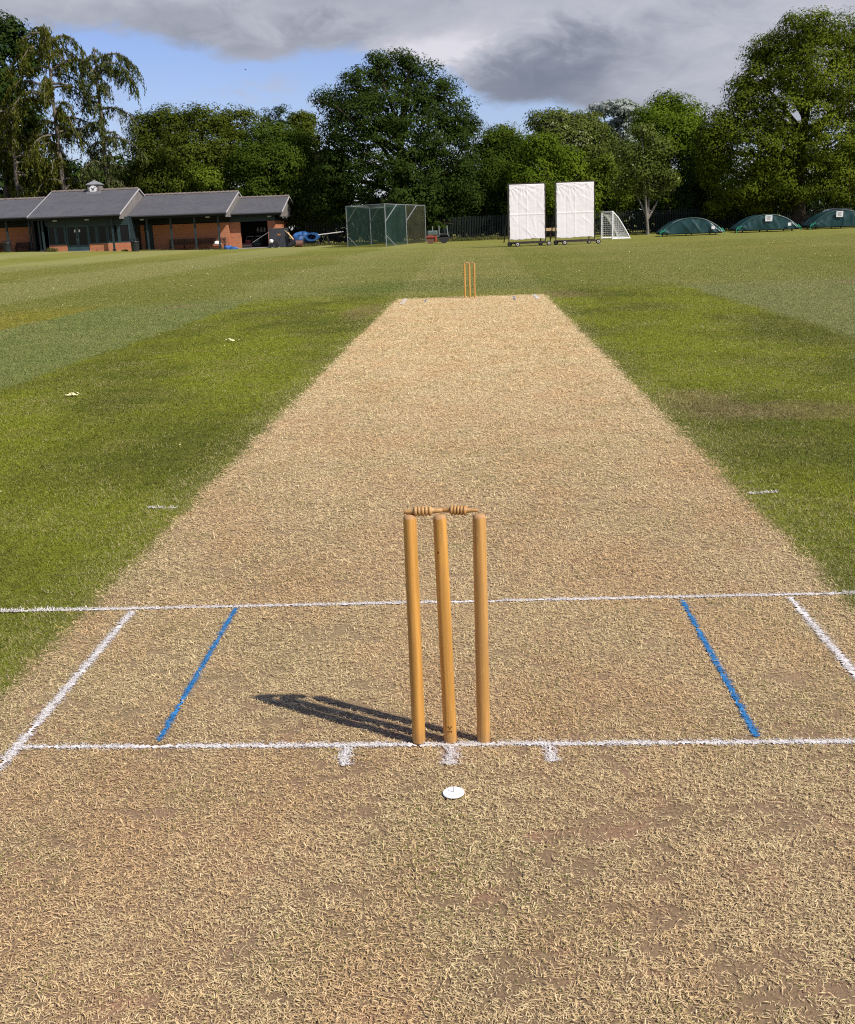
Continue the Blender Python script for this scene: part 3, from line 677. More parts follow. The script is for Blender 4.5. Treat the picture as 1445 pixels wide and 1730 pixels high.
# posts of the veranda
def post(u, Y, top, zb=0.3):
    X = ax(u, Y, 400); b_ = MB().box(X-0.075, X+0.075, Y-0.075, Y+0.075, zb+0.3, top); b_.box(X-0.05, X+0.05, Y+0.08, Y+0.9, top-0.28, top-0.12)
    o = pp(b_, 'post', m_teal); pp(MB().box(X-0.12, X+0.12, Y-0.12, Y+0.12, zb-0.4, zb+0.298), 'post_foot', m_dk, o)
for u, Y, tp, zb in ((13.5, 97.7, 3.3, 0.3), (52, 97.7, 3.3, 0.3), (68, 96.2, 3.3, 0.25), (73.5, 95.5, 3.3, 0.25), (191.5, 95.5, 3.25, 0.15), (250.5, 97.7, 3.0, 0.02), (290.5, 97.7, 3.0, 0.0), (331, 97.7, 3.0, 0.0), (371, 97.7, 3.0, 0.0)): post(u, Y, tp, zb)
for u, i in ((95, 1), (149, 1), (242, 2), (353, 2), (457, 3)): # eave lamps
    Y = RX[i][4]+0.3; X = ax(u, Y)
    pp(MB().box(X-0.17, X+0.17, Y-0.1, Y+0.1, RX[i][2]-0.42, RX[i][2]-0.305), 'bulkhead_lamp', m_verge)
# clock turret
cx, cy = ax(160.5, 101.4, 315), 101.45
zb, zt2, zap = RX[1][3]-0.5, az_(158, 312.0, 100.8), az_(163, 304.5, 101.45)
hw = 0.54
tu = pp(MB().box(cx-hw, cx+hw, cy-hw, cy+hw, zb, zt2), 'clock_turret', m_boards)
e_ = 0.63
pp(MB().add([(cx-e_, cy-e_, zt2+0.002), (cx+e_, cy-e_, zt2+0.002), (cx+e_, cy+e_, zt2+0.002), (cx-e_, cy+e_, zt2+0.002), (cx-e_, cy-e_, zt2+0.06), (cx+e_, cy-e_, zt2+0.06), (cx+e_, cy+e_, zt2+0.06), (cx-e_, cy+e_, zt2+0.06), (cx, cy, zap+0.02)],
            [(3, 2, 1, 0), (0, 1, 5, 4), (1, 2, 6, 5), (2, 3, 7, 6), (3, 0, 4, 7), (4, 5, 8), (5, 6, 8), (6, 7, 8), (7, 4, 8)]), 'turret_roof', m_lead, tu)
zc = az_(159, 319.8, 100.9); yc = cy-hw
pp(MB().disc((cx-0.02, yc-0.03, zc), 0.34, 'y', 0.06, 32), 'clock_face', m_white, tu)
hd = MB(); yh = yc-0.072
hd.bar((cx-0.12, yh-0.006, zc-0.10), (cx+0.17, yh-0.006, zc+0.16), 0.02, 0.05); hd.bar((cx+0.07, yh-0.012, zc-0.07), (cx-0.15, yh-0.012, zc+0.14), 0.02, 0.055)
for k in range(12):
    a = k*math.pi/6; s1 = 0.30; hd.bar((cx-0.02+s1*math.sin(a), yh+0.004, zc+s1*math.cos(a)), (cx-0.02+(s1+0.05)*math.sin(a), yh+0.004, zc+(s1+0.05)*math.cos(a)), 0.012, 0.025)
pp(hd, 'clock_hands', m_dk, tu)
pp(MB().box(cx-hw-0.1, cx+hw+0.1, cy-hw-0.25, cy-hw-0.02, RX[1][3]-0.36, RX[1][3]-0.12), 'turret_flashing', m_lead, tu)

# notice on the wall
sg_ = empty('notice_board', (ax(229.5, YW3), YW3-0.02, 1.95), 'small white framed notice on brick beside the dark double doors', 'sign')
f = MB(); f.box(-0.32, 0.32, -0.03, 0.0, -0.34, 0.34); f.build('frame', m_white, sg_)
MB().box(-0.15, 0.15, -0.036, -0.031, -0.14, 0.16).build('panel', m_dk, sg_)

# ------------------------------------------------------------------ things round the pavilion
def bench(X0, X1, Y, z, label, legs=3, arm=False):
    L = X1-X0; e = empty('bench', ((X0+X1)/2, Y, z), label, 'bench', 'benches under the pavilion veranda')
    s_ = MB()
    for k in range(4): s_.box(-L/2, L/2, -0.25+k*0.115, -0.25+k*0.115+0.09, 0.42, 0.455)
    s_.build('seat', m_brown, e)
    bk = MB()
    for k in range(4): bk.box(-L/2, L/2, 0.23+k*0.02, 0.255+k*0.02, 0.53+k*0.12, 0.62+k*0.12)
    bk.build('backrest', m_brown, e)
    for k in range(legs):
        x_ = -L/2+0.12+(L-0.24)*k/(legs-1)
        lg = MB().box(x_-0.04, x_+0.04, -0.24, -0.16, 0, 0.419).box(x_-0.04, x_+0.04, 0.16, 0.225, 0, 1.0).box(x_-0.04, x_+0.04, -0.16, 0.16, 0.34, 0.419)
        if arm and k in (0, legs-1): lg.box(x_-0.045, x_+0.045, -0.25, 0.16, 0.62, 0.66).box(x_-0.04, x_+0.04, -0.24, -0.17, 0.456, 0.62)
        lg.build('leg', m_brown, e)
    return e
bench(ax(283, 98.9), ax(380, 98.9), 98.95, 0.05, 'long dark slatted bench against the brick wall right of the double doors', 5)
bench(ax(21, 98.6), ax(47, 98.6), 98.7, 0.30, 'dark slatted bench with arms left of the glazed pavilion entrance', 2, True)
bench(ax(-14, 98.6), ax(7, 98.6), 98.7, 0.30, 'dark bench cut off by the left edge of the photo', 2, True)
def bin_(u, Y, z, label, s=1.0):
    e = empty('litter_bin', (ax(u, Y, 420), Y, z), label, 'bin', 'black litter bins by the pavilion')
    MB().lathe([(0.30*s, 0), (0.33*s, 0.03), (0.36*s, 0.75*s), (0.37*s, 0.78*s)], 18).build('bin_body', m_binm, e, True)
    MB().lathe([(0.38*s, 0.781*s), (0.40*s, 0.82*s), (0.38*s, 0.86*s), (0.26*s, 0.87*s), (0.25*s, 0.83*s)], 18).build('rim', m_binm, e, True)
    b_ = MB()
    for k in range(4):
        a = k*math.pi/2+0.4; b_.bar((0.33*s*math.cos(a), 0.33*s*math.sin(a), 0.86*s), (0.33*s*math.cos(a), 0.33*s*math.sin(a), 1.02*s), 0.04)
    b_.lathe([(0.37*s, 1.02*s), (0.38*s, 1.05*s), (0.2*s, 1.09*s), (0.02, 1.1*s)], 18); b_.build('lid', m_binm, e)
bin_(229, 94.8, g(ax(229, 94.8), 94.8), 'black litter bin standing on the grass below the white wall notice')
bin_(13, 96.9, g(ax(13, 96.9), 96.9), 'black litter bin by the bench at the far left', 0.95)
# blue bags and a white bag
m_bluep = plain('blue_plastic_sheet', (0.020, 0.085, 0.24), 0.45, 0.4, var=0.35, sc=3)
m_blueb = plain('blue_bag_fabric', (0.04, 0.11, 0.30), 0.7, 0.2, var=0.3)
def lump(name, loc, rx, ry, rz, mat, label, cat, seed, rough=0.25, group=None, parent=None):
    r = np.random.default_rng(seed); b_ = MB(); n, m = 18, 9; ph = r.random(8)*6
    vs = []
    for i in range(m+1):
        for j in range(n):
            a = 2*math.pi*j/n; t_ = i/m*math.pi/2
            k = 1+rough*(math.sin(3*a+ph[0]+2*t_)*0.5+math.sin(5*a+ph[1]-4*t_)*0.35+math.sin(9*a+ph[2]+5*t_)*0.2)
            vs.append((rx*math.cos(a)*math.cos(t_)**0.7*k, ry*math.sin(a)*math.cos(t_)**0.7*k, max(0.0, rz*math.sin(t_)*(0.8+0.4*k-0.2))))
    b_.add(vs, [(i*n+j, i*n+(j+1) % n, (i+1)*n+(j+1) % n, (i+1)*n+j) for i in range(m) for j in range(n)])
    o = b_.build(name, mat, parent, True); o.location = loc
    if label: tag(o, label, cat, group)
    return o
lump('kit_bag', (ax(383, 97.5), 97.5, 0), 0.42, 0.26, 0.34, m_blueb, 'dark blue bag slumped at the foot of the right veranda post', 'bag', 4, group='blue bags by the veranda')
lump('kit_bag', (ax(393, 97.2), 97.2, 0), 0.40, 0.28, 0.24, m_bluep, 'brighter blue plastic bag lying on grass by the store pier', 'bag', 8, group='blue bags by the veranda')
lump('carrier_bag', (ax(366, 98.9), 98.9, 0.51), 0.3, 0.17, 0.24, m_white, 'crumpled white bag on the right end of the long bench', 'bag', 2)
# board leaning by the store, with an orange label
bd = empty('leaning_board', (ax(470, 98.4), 98.5, 0.0), 'tall dark grey board with a small orange label beside the store opening', 'board')
m_dgrey = plain('dark_grey_board', (0.045, 0.046, 0.052), 0.6, 0.3, var=0.2, sc=2)
m_orange = plain('orange_label', (0.45, 0.16, 0.04), 0.6, 0.3)
hw = (ax(486.5, 98.5)-ax(453.5, 98.5))/2
MB().box(-hw, hw, 0, 0.09, 0.0, 1.68).build('panel', m_dgrey, bd, bevel=0.01)
MB().box(-0.1, 0.18, -0.008, -0.001, 1.06, 1.18).build('label_plate', m_orange, bd)
for x_ in (-hw+0.1, hw-0.1): MB().box(x_-0.03, x_+0.03, 0.091, 0.4, 0.0, 0.06).build('foot', m_dk, bd)
bd.rotation_euler[0] = R_(-3)
# paint trolley with a white tank in front
tr_ = empty('line_marker', (ax(459.5, 97.6), 97.6, 0.0), 'black line marking trolley with a round white tank in front of the board', 'line marker')
MB().lathe([(0.04, 0.42), (0.17, 0.46), (0.21, 0.58), (0.17, 0.70), (0.05, 0.74)], 16, (-0.12, 0, 0)).build('tank', m_white, tr_, True)
MB().bar((-0.3, 0, 0.33), (0.45, 0, 0.33), 0.25, 0.08).bar((0.4, 0, 0.35), (0.75, 0, 0.95), 0.04).bar((0.55, -0.18, 0.93), (0.55, 0.18, 0.93), 0.04).box(0.1, 0.35, -0.12, 0.12, 0.37, 0.6).build('chassis', m_dk, tr_)
for x_ in (-0.22, 0.36): MB().disc((x_, -0.17, 0.17), 0.17, 'y', 0.06).disc((x_, 0.17, 0.17), 0.17, 'y', 0.06).build('wheel', m_binm, tr_)
# planks
m_plank = plain('sawn_pale_timber', (0.50, 0.34, 0.18), 0.8, 0.15, var=0.2)
for k in range(2):
    o = MB().bar((0, 0, 0), (-0.95+0.2*k, 0.45, 1.15-0.25*k), 0.16, 0.045).build('plank', m_plank); o.location = (ax(498+k*1.5, 98.2), 98.2-0.2*k, 0.36)
    tag(o, ('upper' if k == 0 else 'lower')+' of two pale planks leaning behind the dark board', 'plank', 'planks by the store')
# hand roller
m_rust = plain('rusty_iron', (0.17, 0.085, 0.055), 0.7, 0.3, 0.2, var=0.35, sc=5)
hr = empty('hand_roller', (ax(505, 96.5), 96.5, 0.0), 'small rusty hand roller with a black handle frame beside the planks', 'roller')
MB().disc((0, 0, 0.28), 0.28, 'x', 0.58, 28).build('drum', m_rust, hr, True)
fr = MB()
for s_ in (-1, 1): fr.bar((s_*0.33, 0, 0.28), (s_*0.33, 0.55, 0.62), 0.05).bar((s_*0.33, 0.55, 0.62), (s_*0.1, 1.3, 1.0), 0.05)
fr.bar((-0.35, 0.5, 0.6), (0.35, 0.5, 0.6), 0.06).bar((-0.3, 1.3, 1.0), (0.3, 1.3, 1.0), 0.05).box(-0.31, 0.31, -0.05, 0.05, 0.24, 0.32)
fr.build('handle_frame', m_dk, hr)
sc_ = empty('scarifier', (ax(494, 97.6), 97.7, 0.0), 'low black wheeled groundsman machine between the planks and the hand roller', 'machine')
MB().box(-0.35, 0.4, -0.3, 0.3, 0.16, 0.42).bar((0.1, 0, 0.42), (-0.7, 0.4, 1.0), 0.05).box(-0.2, 0.2, -0.18, 0.18, 0.42, 0.66).build('body', m_dk, sc_)
for x_ in (-0.25, 0.3): MB().disc((x_, -0.34, 0.16), 0.16, 'y', 0.07).disc((x_, 0.34, 0.16), 0.16, 'y', 0.07).build('wheel', m_binm, sc_)
# blue sheeting and drum
tarp = lump('tarpaulin', (ax(511, 101.0), 101.0, 0.30), 1.0, 0.8, 0.95, m_bluep, 'heap of blue plastic sheeting beside the store end wall', 'tarpaulin', 12, 0.3)
br = empty('boundary_board_roll', (ax(526, 99.8), 99.8, 0.80), 'blue rolled plastic cover with an open oval end', 'roll'); tb = MB()
n = 28; ro_, ri = 0.38, 0.24
for k in range(2):
    pass
vs = []
for (r_, x_) in ((ro_, 0.0), (ro_, 1.0), (ri, 1.0), (ri, 0.0)):
    for j in range(n):
        a = 2*math.pi*j/n; vs.append((r_*1.7*math.cos(a), -x_*0.1+x_*1.2, r_*math.sin(a)))
tb.add(vs, [(i*n+j, i*n+(j+1) % n, ((i+1) % 4)*n+(j+1) % n, ((i+1) % 4)*n+j) for i in range(4) for j in range(n)])
tb.build('roll', m_bluep, br, True); MB().box(-0.6, 0.6, 0.2, 1.0, -0.80, -0.39).build('pallet', m_dk, br)
for k in range(4): pass
pl = MB().tube([(ax(536, 100.0), 100.0, 0.95), (ax(580, 102.0), 102.0, 1.15)], 0.045, 8).build('long_pole', m_verge)
tag(pl, 'long pale pole resting level between the blue sheeting and the practice net', 'pole')
tr2 = empty('trestle', (ax(550, 100.55), 100.57, 0.0), 'low dark trestle under the middle of the long pale pole', 'trestle'); q = MB(); zt_ = 0.955
q.bar((-0.4, 0, 0), (-0.1, 0, zt_), 0.06).bar((0.4, 0, 0), (0.1, 0, zt_), 0.06).bar((-0.25, -0.02, zt_-0.02), (0.25, -0.02, zt_-0.02), 0.07).build('frame', m_dk, tr2)
q = MB().bar((0.2, 0.3, 0), (0.0, 0.05, zt_-0.06), 0.05).build('brace', m_dk, tr2)
# inside the store
sh = empty('shelf', (ax(440, 103.9), 103.9, 0.05), 'dark shelf at the back of the open store', 'shelf')
MB().box(-0.9, 0.9, -0.2, 0.2, 1.30, 1.34).build('shelf_board', m_brown, sh); q = MB()
for x_ in (-0.85, 0.85): q.box(x_-0.03, x_+0.03, -0.2, 0.2, 0.0, 1.299)
q.build('upright', m_brown, sh)
m_jug = plain('cloudy_white_plastic', (0.55, 0.54, 0.50), 0.5, 0.3)
for k, (dx, lab) in enumerate(((-0.22, 'left of three white bottles on the store shelf'), (0.1, 'middle one of three white bottles on the store shelf'), (0.42, 'right of three white bottles on the store shelf'))):
    o = MB().lathe([(0.10, 0), (0.12, 0.02), (0.12, 0.30), (0.05, 0.40), (0.04, 0.46)], 14).build('bottle', m_jug, None, True); o.location = (ax(440, 103.85)+dx, 103.85, 1.392); tag(o, lab, 'bottle', 'bottles in the store')
def mower(u, Y, label, col):
    e = empty('mower', (ax(u, Y), Y, 0.03), label, 'mower', 'mowers in the store')
    MB().box(-0.42, 0.42, -0.4, 0.45, 0.14, 0.42).box(-0.25, 0.25, -0.1, 0.35, 0.42, 0.72).build('body', col, e, bevel=0.04)
    MB().disc((0, -0.55, 0.16), 0.13, 'x', 0.8).build('front_roller', m_dk, e)
    MB().bar((-0.3, 0.4, 0.4), (-0.3, 1.1, 1.0), 0.04).bar((0.3, 0.4, 0.4), (0.3, 1.1, 1.0), 0.04).bar((-0.32, 1.1, 1.0), (0.32, 1.1, 1.0), 0.04).build('handle', m_steel, e)
m_mred = plain('dull_red_paint', (0.16, 0.025, 0.02), 0.5, 0.4); m_mgrn = plain('dull_green_paint', (0.03, 0.06, 0.045), 0.5, 0.4)
mower(418, 100.9, 'dark red mower just inside the open store on the left', m_mred); mower(433, 101.5, 'dark green mower inside the store right of the red one', m_mgrn)
o = MB().tube([(0, 0, 0), (1.75, -0.3, 0.95)], 0.022, 6).build('rake_handle', m_verge); o.location = (ax(426, 100.2), 100.1, 0.5); tag(o, 'pale pole slanting across the open store doorway', 'pole')

# ------------------------------------------------------------------ practice net cage
m_galv = plain('galvanised_pole', (0.27, 0.29, 0.295), 0.5, 0.4, 0.3)
def netmat(name, col, dens):
    m, t = material(name); p = t.obj(); n1 = t.noise(p, 1.3, 4, 0.6); n2 = t.noise(t.scale(p, (1, 1, 6)), 9.0, 3)
    tp = t.n('ShaderNodeBsdfTransparent'); mx = t.n('ShaderNodeMixShader')
    t.put(mx.inputs[0], t.add(t.ss(n1, 0.3, 0.7, dens-0.12, dens+0.12), t.mul(t.sub(n2, 0.5), 0.2))); t.put(mx.inputs[1], tp.outputs[0]); t.put(mx.inputs[2], t.pbr(col, 0.9, 0.1)); t.out(mx.outputs[0]); return m
m_net = netmat('green_net', (0.024, 0.050, 0.040), 0.58); m_net2 = netmat('dusty_net', (0.050, 0.050, 0.030), 0.52); m_netr = netmat('roof_net', (0.20, 0.27, 0.25), 0.36)
A = Vector((-9.91, 87, 0)); B = Vector((-6.53, 83, 0)); C_ = Vector((-5.36, 90, 0)); D = Vector((-4.09, 97, 0)); E_ = Vector((-8.70, 94.3, 0)); F_ = Vector((-7.5, 101.2, 0))
cage = empty('practice_net', A, 'green netted cricket practice cage on pale poles in front of the oak', 'practice net')
HN = 3.12
def lc(b_): b_.v = [(q[0]-A.x, q[1]-A.y, q[2]) for q in b_.v]; return b_
for P_ in (A, B, C_, D, E_, F_): lc(MB().tube([P_, P_+Vector((0, 0, HN))], 0.036, 8)).build('pole', m_galv, cage)
rl = MB()
for a, b2 in ((A, B), (B, C_), (C_, D), (A, E_), (E_, F_), (E_, C_), (F_, D)): rl.tube([a+Vector((0, 0, HN)), b2+Vector((0, 0, HN))], 0.035, 6)
lc(rl).build('top_rail', m_galv, cage)
for P_, Q in ((A, Vector((1.0, -.95, 0))), (B, Vector((.85, 0.95, 0))), (C_, Vector((.85, 0.95, 0))), (E_, Vector((.85, -0.6, 0)))):
    lc(MB().bar(P_+Vector((0, 0, 1.85)), P_+Q*1.0+Vector((0, 0, HN-0.03)), 0.055)).build('brace', m_galv, cage)
for P_ in (A, B): lc(MB().bar(P_+Vector((0.75, 0.15, 0.02)), P_+Vector((0, 0, 0.85)), 0.04)).build('stay', m_galv, cage)
def sheet(pts, nx_, nz_, sag, mat, name, seed):
    r = np.random.default_rng(seed); a, b2, c2, d2 = [np.array(q, float) for q in pts]; vs = []
    nrm = np.cross(b2-a, d2-a); nrm /= np.linalg.norm(nrm); ph = r.random(4)*6
    for j in range(nz_+1):
        for i in range(nx_+1):
            s_, t_ = i/nx_, j/nz_; q = (a*(1-s_)+b2*s_)*(1-t_)+(d2*(1-s_)+c2*s_)*t_
            w = math.sin(math.pi*t_)*0.7+0.3*math.sin(math.pi*s_)
            vs.append(tuple(q+nrm*sag*w*(math.sin(9*s_+ph[0])+0.6*math.sin(21*s_+ph[1]+2*t_))))
    b_ = MB().add(vs, [(j*(nx_+1)+i, j*(nx_+1)+i+1, (j+1)*(nx_+1)+i+1, (j+1)*(nx_+1)+i) for j in range(nz_) for i in range(nx_)])
    return lc(b_).build(name, mat, cage, True)
up = Vector((0, 0, HN-0.04)); lo = Vector((0, 0, 0.03))
sheet((B+lo, C_+lo, C_+up, B+up), 40, 10, 0.06, m_net, 'side_net', 1)
sheet((C_+lo, D+lo, D+up, C_+up), 40, 10, 0.06, m_net2, 'side_net', 2)
sheet((A+lo, E_+lo, E_+up, A+up), 40, 10, 0.06, m_net, 'side_net', 3)
sheet((E_+lo, F_+lo, F_+up, E_+up), 30, 10, 0.06, m_net, 'side_net', 4)
dn = Vector((0, 0, -0.03))
sheet((A+up+dn, B+up+dn, D+up+dn, F_+up+dn), 30, 30, 0.05, m_netr, 'roof_net', 6)

# ------------------------------------------------------------------ ride-on roller
rr = empty('ride_on_roller', (ax(737, 88.5), 88.5, 0.0), 'grey green ride-on roller with a red front guard parked right of the practice net', 'roller')
m_rg = plain('grey_green_paint', (0.10, 0.135, 0.115), 0.5, 0.35, var=0.25, sc=3); m_rr = plain('faded_red_paint', (0.28, 0.055, 0.035), 0.5, 0.35, var=0.3, sc=4)
MB().disc((-0.45, 0, 0.36), 0.36, 'y', 1.0, 26).build('front_drum', m_rust, rr, True)
MB().box(-0.80, -0.05, -0.56, 0.56, 0.44, 0.62).box(-0.12, 0.06, -0.56, 0.56, 0.10, 0.62).build('drum_guard', m_rr, rr, bevel=0.05)
MB().box(-0.70, 0.12, -0.45, 0.45, 0.63, 1.02).build('hood', m_rg, rr, bevel=0.08)
MB().disc((0.62, 0, 0.40), 0.40, 'y', 1.0, 26).build('rear_drum', m_dk, rr, True)
MB().box(0.08, 1.05, -0.5, 0.5, 0.50, 0.62).box(0.62, 0.72, -0.3, 0.3, 0.62, 1.15).box(0.30, 0.72, -0.3, 0.3, 0.62, 0.78).build('seat_deck', m_rg, rr)
q = MB()
for s_ in (-1, 1): q.bar((0.95, s_*0.42, 0.6), (0.88, s_*0.42, 1.35), 0.06).bar((0.25, s_*0.42, 0.62), (0.25, s_*0.42, 1.30), 0.05)
q.bar((0.88, -0.45, 1.35), (0.88, 0.45, 1.35), 0.06).bar((0.25, -0.45, 1.32), (0.25, 0.45, 1.32), 0.05); q.build('roll_bar', m_galv, rr)
MB().tube([(-0.28, -0.2, 1.0), (-0.28, -0.2, 1.34)], 0.04, 8).build('exhaust', m_steel, rr)
MB().tube([(0.10, 0, 1.0), (0.22, 0, 1.12)], 0.02, 6).lathe([(0.17, 0), (0.18, 0.02), (0.16, 0.03)], 16, (0.24, 0, 1.12)).build('steering_wheel', m_dk, rr)

# ------------------------------------------------------------------ sight screens
m_frame = plain('rusty_brown_frame', (0.055, 0.042, 0.036), 0.65, 0.3, 0.2, var=0.3)
def clothmat():
    m, t = material('white_screen_cloth'); p = t.obj(); X, Y, Z = t.xyz(p)
    n1 = t.noise(t.scale(p, (3, 1, 1.1)), 1.2, 5, 0.6, 0.8); n2 = t.noise(p, 12, 3)
    c = t.mix(t.mul(t.ss(n1, 0.45, 0.75), 0.35), (0.87, 0.83, 0.83), (0.76, 0.69, 0.68))
    tl = t.n('ShaderNodeBsdfTranslucent'); t.put(tl.inputs[0], c); mx = t.n('ShaderNodeMixShader'); mx.inputs[0].default_value = 0.12
    t.put(mx.inputs[1], t.pbr(c, 0.7, 0.2, 0, t.bump(n2, 0.1, 0.01))); t.put(mx.inputs[2], tl.outputs[0]); t.out(mx.outputs[0]); return m
m_cloth = clothmat()
m_hub = plain('pale_wheel_hub', (0.50, 0.46, 0.42), 0.6, 0.3)
def screen(X0, X1, Y, label, seed):
    w = (X1-X0)*1.025; e = empty('sight_screen', ((X0+X1)/2, Y, 0), label, 'sight screen', 'sight screens at the far boundary', R_(7))
    z0, z1 = 0.42, 3.63
    f = MB()
    for x_ in (-w/2-0.03, w/2+0.03): f.box(x_-0.027, x_+0.027, -0.03, 0.03, 0.22, z1+0.08)
    f.box(-w/2+0.005, w/2-0.005, -0.03, 0.03, z1+0.01, z1+0.07); f.box(-w/2+0.005, w/2-0.005, 0.012, 0.04, 2.0, 2.05)
    f.build('frame', m_frame, e)
    # cloth: fold creases in a cross, wrinkles pulled from the corners
    r = np.random.default_rng(seed); nx_, nz_ = 90, 130
    S, T_ = np.meshgrid(np.linspace(0, 1, nx_+1), np.linspace(0, 1, nz_+1))
    dd = np.zeros_like(S)
    dd += 0.030*np.exp(-((S-0.5)/0.018)**2)-0.018*np.exp(-((S-0.25)/0.02)**2)-0.014*np.exp(-((S-0.77)/0.02)**2)
    dd += 0.030*np.exp(-((T_-0.455)/0.012)**2)+0.018*np.sin((S-0.5)*math.pi)*np.sin((T_-0.45)*math.pi*2)
    for (ca, cb, sg2) in ((0, 1, 1), (1, 1, -1), (0.35, 1, 1)):
        rr_ = np.hypot(S-ca, (T_-cb)*1.4); th = np.arctan2((T_-cb)*1.4, S-ca)
        dd += 0.020*np.sin(th*17+r.random()*6)*np.exp(-(rr_/0.42)**2)*np.minimum(rr_*5, 1)
    for k in range(9):
        ca, cb = r.random(2); a = r.uniform(-1.2, -0.3); dx, dz = S-ca, T_-cb; q1 = dx*math.cos(a)+dz*math.sin(a); q2 = -dx*math.sin(a)+dz*math.cos(a)
        dd += 0.022*np.exp(-(q2/0.02)**2-(q1/0.13)**2)
    k = vnoise(S*6, T_*9, 1.0, seed, 3); dd += (k-0.5)*0.035
    bx_ = 0.006*np.sin(T_*40)+0.01*np.sin(T_*23+seed); sag = 0.012*np.sin(S*30)+0.02*np.sin(S*7+seed)
    Xc = -w/2+0.02+(w-0.04)*S+np.where(S < 0.02, np.abs(bx_), 0)-np.where(S > 0.98, np.abs(bx_), 0); Zc = z0+(z1-z0)*T_+np.where(T_ < 0.015, sag, 0)
    dd *= 0.38; V = np.c_[Xc.ravel(), (-0.05-dd).ravel(), Zc.ravel()]; n1 = nx_+1
    I = (np.arange(nz_)[:, None]*n1+np.arange(nx_)[None, :]).ravel()
    c_ = npmesh('screen_cloth', V, np.c_[I, I+1, I+n1+1, I+n1], mat=m_cloth, parent=e, smooth=True)
    md = c_.modifiers.new('thick', 'SOLIDIFY'); md.thickness = 0.004; md.offset = -1
    bsx = MB(); hw = w/2
    xb0, xb1 = -hw+0.55-0.15, hw+0.12
    for y_ in (-0.55, 0.75): bsx.box(xb0-0.25*(y_ > 0), xb1-0.25*(y_ > 0), y_-0.04, y_+0.04, 0.16, 0.23)
    for s_ in (0, 1):
        xn = (xb0, xb1)[s_]; xf = xn-0.25; bsx.bar((xn, -0.51, 0.195), (xf, 0.71, 0.195), 0.07)
    for x_ in (-hw-0.03, hw+0.03): bsx.bar((x_, 0.05, 2.2), (x_-0.2, 0.72, 0.23), 0.05)
    for x_ in (-hw+0.55, 0.35): bsx.bar((x_, 0.0, 0.26), (x_, -0.52, 0.24), 0.05)
    bsx.box(-hw, hw, -0.03, 0.03, 0.235, 0.29); bsx.build('base_frame', m_frame, e)
    for (x_, y_) in ((xb0, -0.62), (xb1, -0.62), (xb0-0.25, 0.83), (xb1-0.25, 0.83)):
        wh = MB().disc((x_, y_, 0.145), 0.145, 'y', 0.08, 22).build('wheel', m_binm, e)
        MB().disc((x_, y_-0.05, 0.145), 0.085, 'y', 0.03, 16).build('hub', m_hub, wh); MB().disc((x_, y_-0.068, 0.145), 0.03, 'y', 0.02, 10).build('axle_nut', m_dk, wh)
    return e
screen(2.30, 4.45, 66.5, 'left of the two white sight screens on wheels', 3)
screen(5.14, 7.42, 66.5, 'right of the two white sight screens, next to the small goal', 9)
# low brown rail seen between the screens
q = empty('log_rail', (ax(931, 92), 92, 0), 'low brown timber rail between and behind the sight screens', 'rail')
MB().box(-1.6, 1.6, -0.06, 0.06, 0.62, 0.86).build('rail', m_plank, q); k = MB()
for x_ in (-1.5, 0, 1.5): k.box(x_-0.07, x_+0.07, 0.062, 0.18, 0, 0.8)
k.build('posts', m_brown, q)

# ------------------------------------------------------------------ small goal
gl = empty('football_goal', (10.0, 78.5, 0), 'small white portable football goal with net beside the right screen', 'goal')
GA = Vector((10.0, 78.5, 0)); GN = Vector((0, 0, 0)); GF = Vector((-0.30, 4.2, 0)); HG = 1.90; back = Vector((1.25, 0.1, 0))
fr = MB()
for P_ in (GN, GF): fr.tube([P_, P_+Vector((0, 0, HG))], 0.06, 10)
fr.tube([GN+Vector((0, 0, HG)), GF+Vector((0, 0, HG))], 0.06, 10)
fr.tube([GN+Vector((0, 0, 0.04)), GN+back+Vector((0, 0, 0.04))], 0.055, 8).tube([GF+Vector((0, 0, 0.04)), GF+back+Vector((0, 0, 0.04))], 0.055, 8).tube([GN+back+Vector((0, 0, 0.04)), GF+back+Vector((0, 0, 0.04))], 0.055, 8)
fr.build('goal_frame', m_white, gl)
def stay(P_):
    pts = []
    for k in range(9):
        s_ = k/8; pts.append(P_+back*(0.12*min(s_*4, 1)+0.88*s_**1.1 if s_ else 0)+Vector((0, 0, HG*(1-s_)**0.85+0.02)))
    return pts
st = MB()
for P_ in (GN, GF): st.tube(stay(P_), 0.045, 8)
st.build('rear_stay', m_white, gl)
m_cord = plain('white_net_cord', (0.62, 0.62, 0.60), 0.8, 0.1)
nt = MB(); r = 0.007
for P_ in (GN, GF):           # side nets
    sp = stay(P_)
    for k in range(1, 13):
        z = HG*k/13; # horizontal strands from post to stay
        q = [p for p in sp]; xx = None
        for a, b2 in zip(q[:-1], q[1:]):
            if b2.z <= z <= a.z: f_ = (a.z-z)/(a.z-b2.z); xx = a.lerp(b2, f_)
        if xx is not None: nt.tube([P_+Vector((0, 0, z)), xx], r, 3, False)
    for k in range(1, 9):
        f_ = k/9; base = P_+back*f_; top = None
        for a, b2 in zip(sp[:-1], sp[1:]):
            da, db = (a-P_).xy.length, (b2-P_).xy.length; t0 = back.xy.length*f_
            if da <= t0 <= db and db > da: top = a.z+(b2.z-a.z)*(t0-da)/(db-da)
        if top: nt.tube([base+Vector((0, 0, 0.05)), base+Vector((0, 0, top))], r, 3, False)
sa, sb = stay(GN), stay(GF)
def dense(s_): # resample the stay
    out = []
    for a, b2 in zip(s_[:-1], s_[1:]): out += [a.lerp(b2, k/2) for k in range(2)]
    return out+[s_[-1]]
da_, db_ = dense(sa), dense(sb)
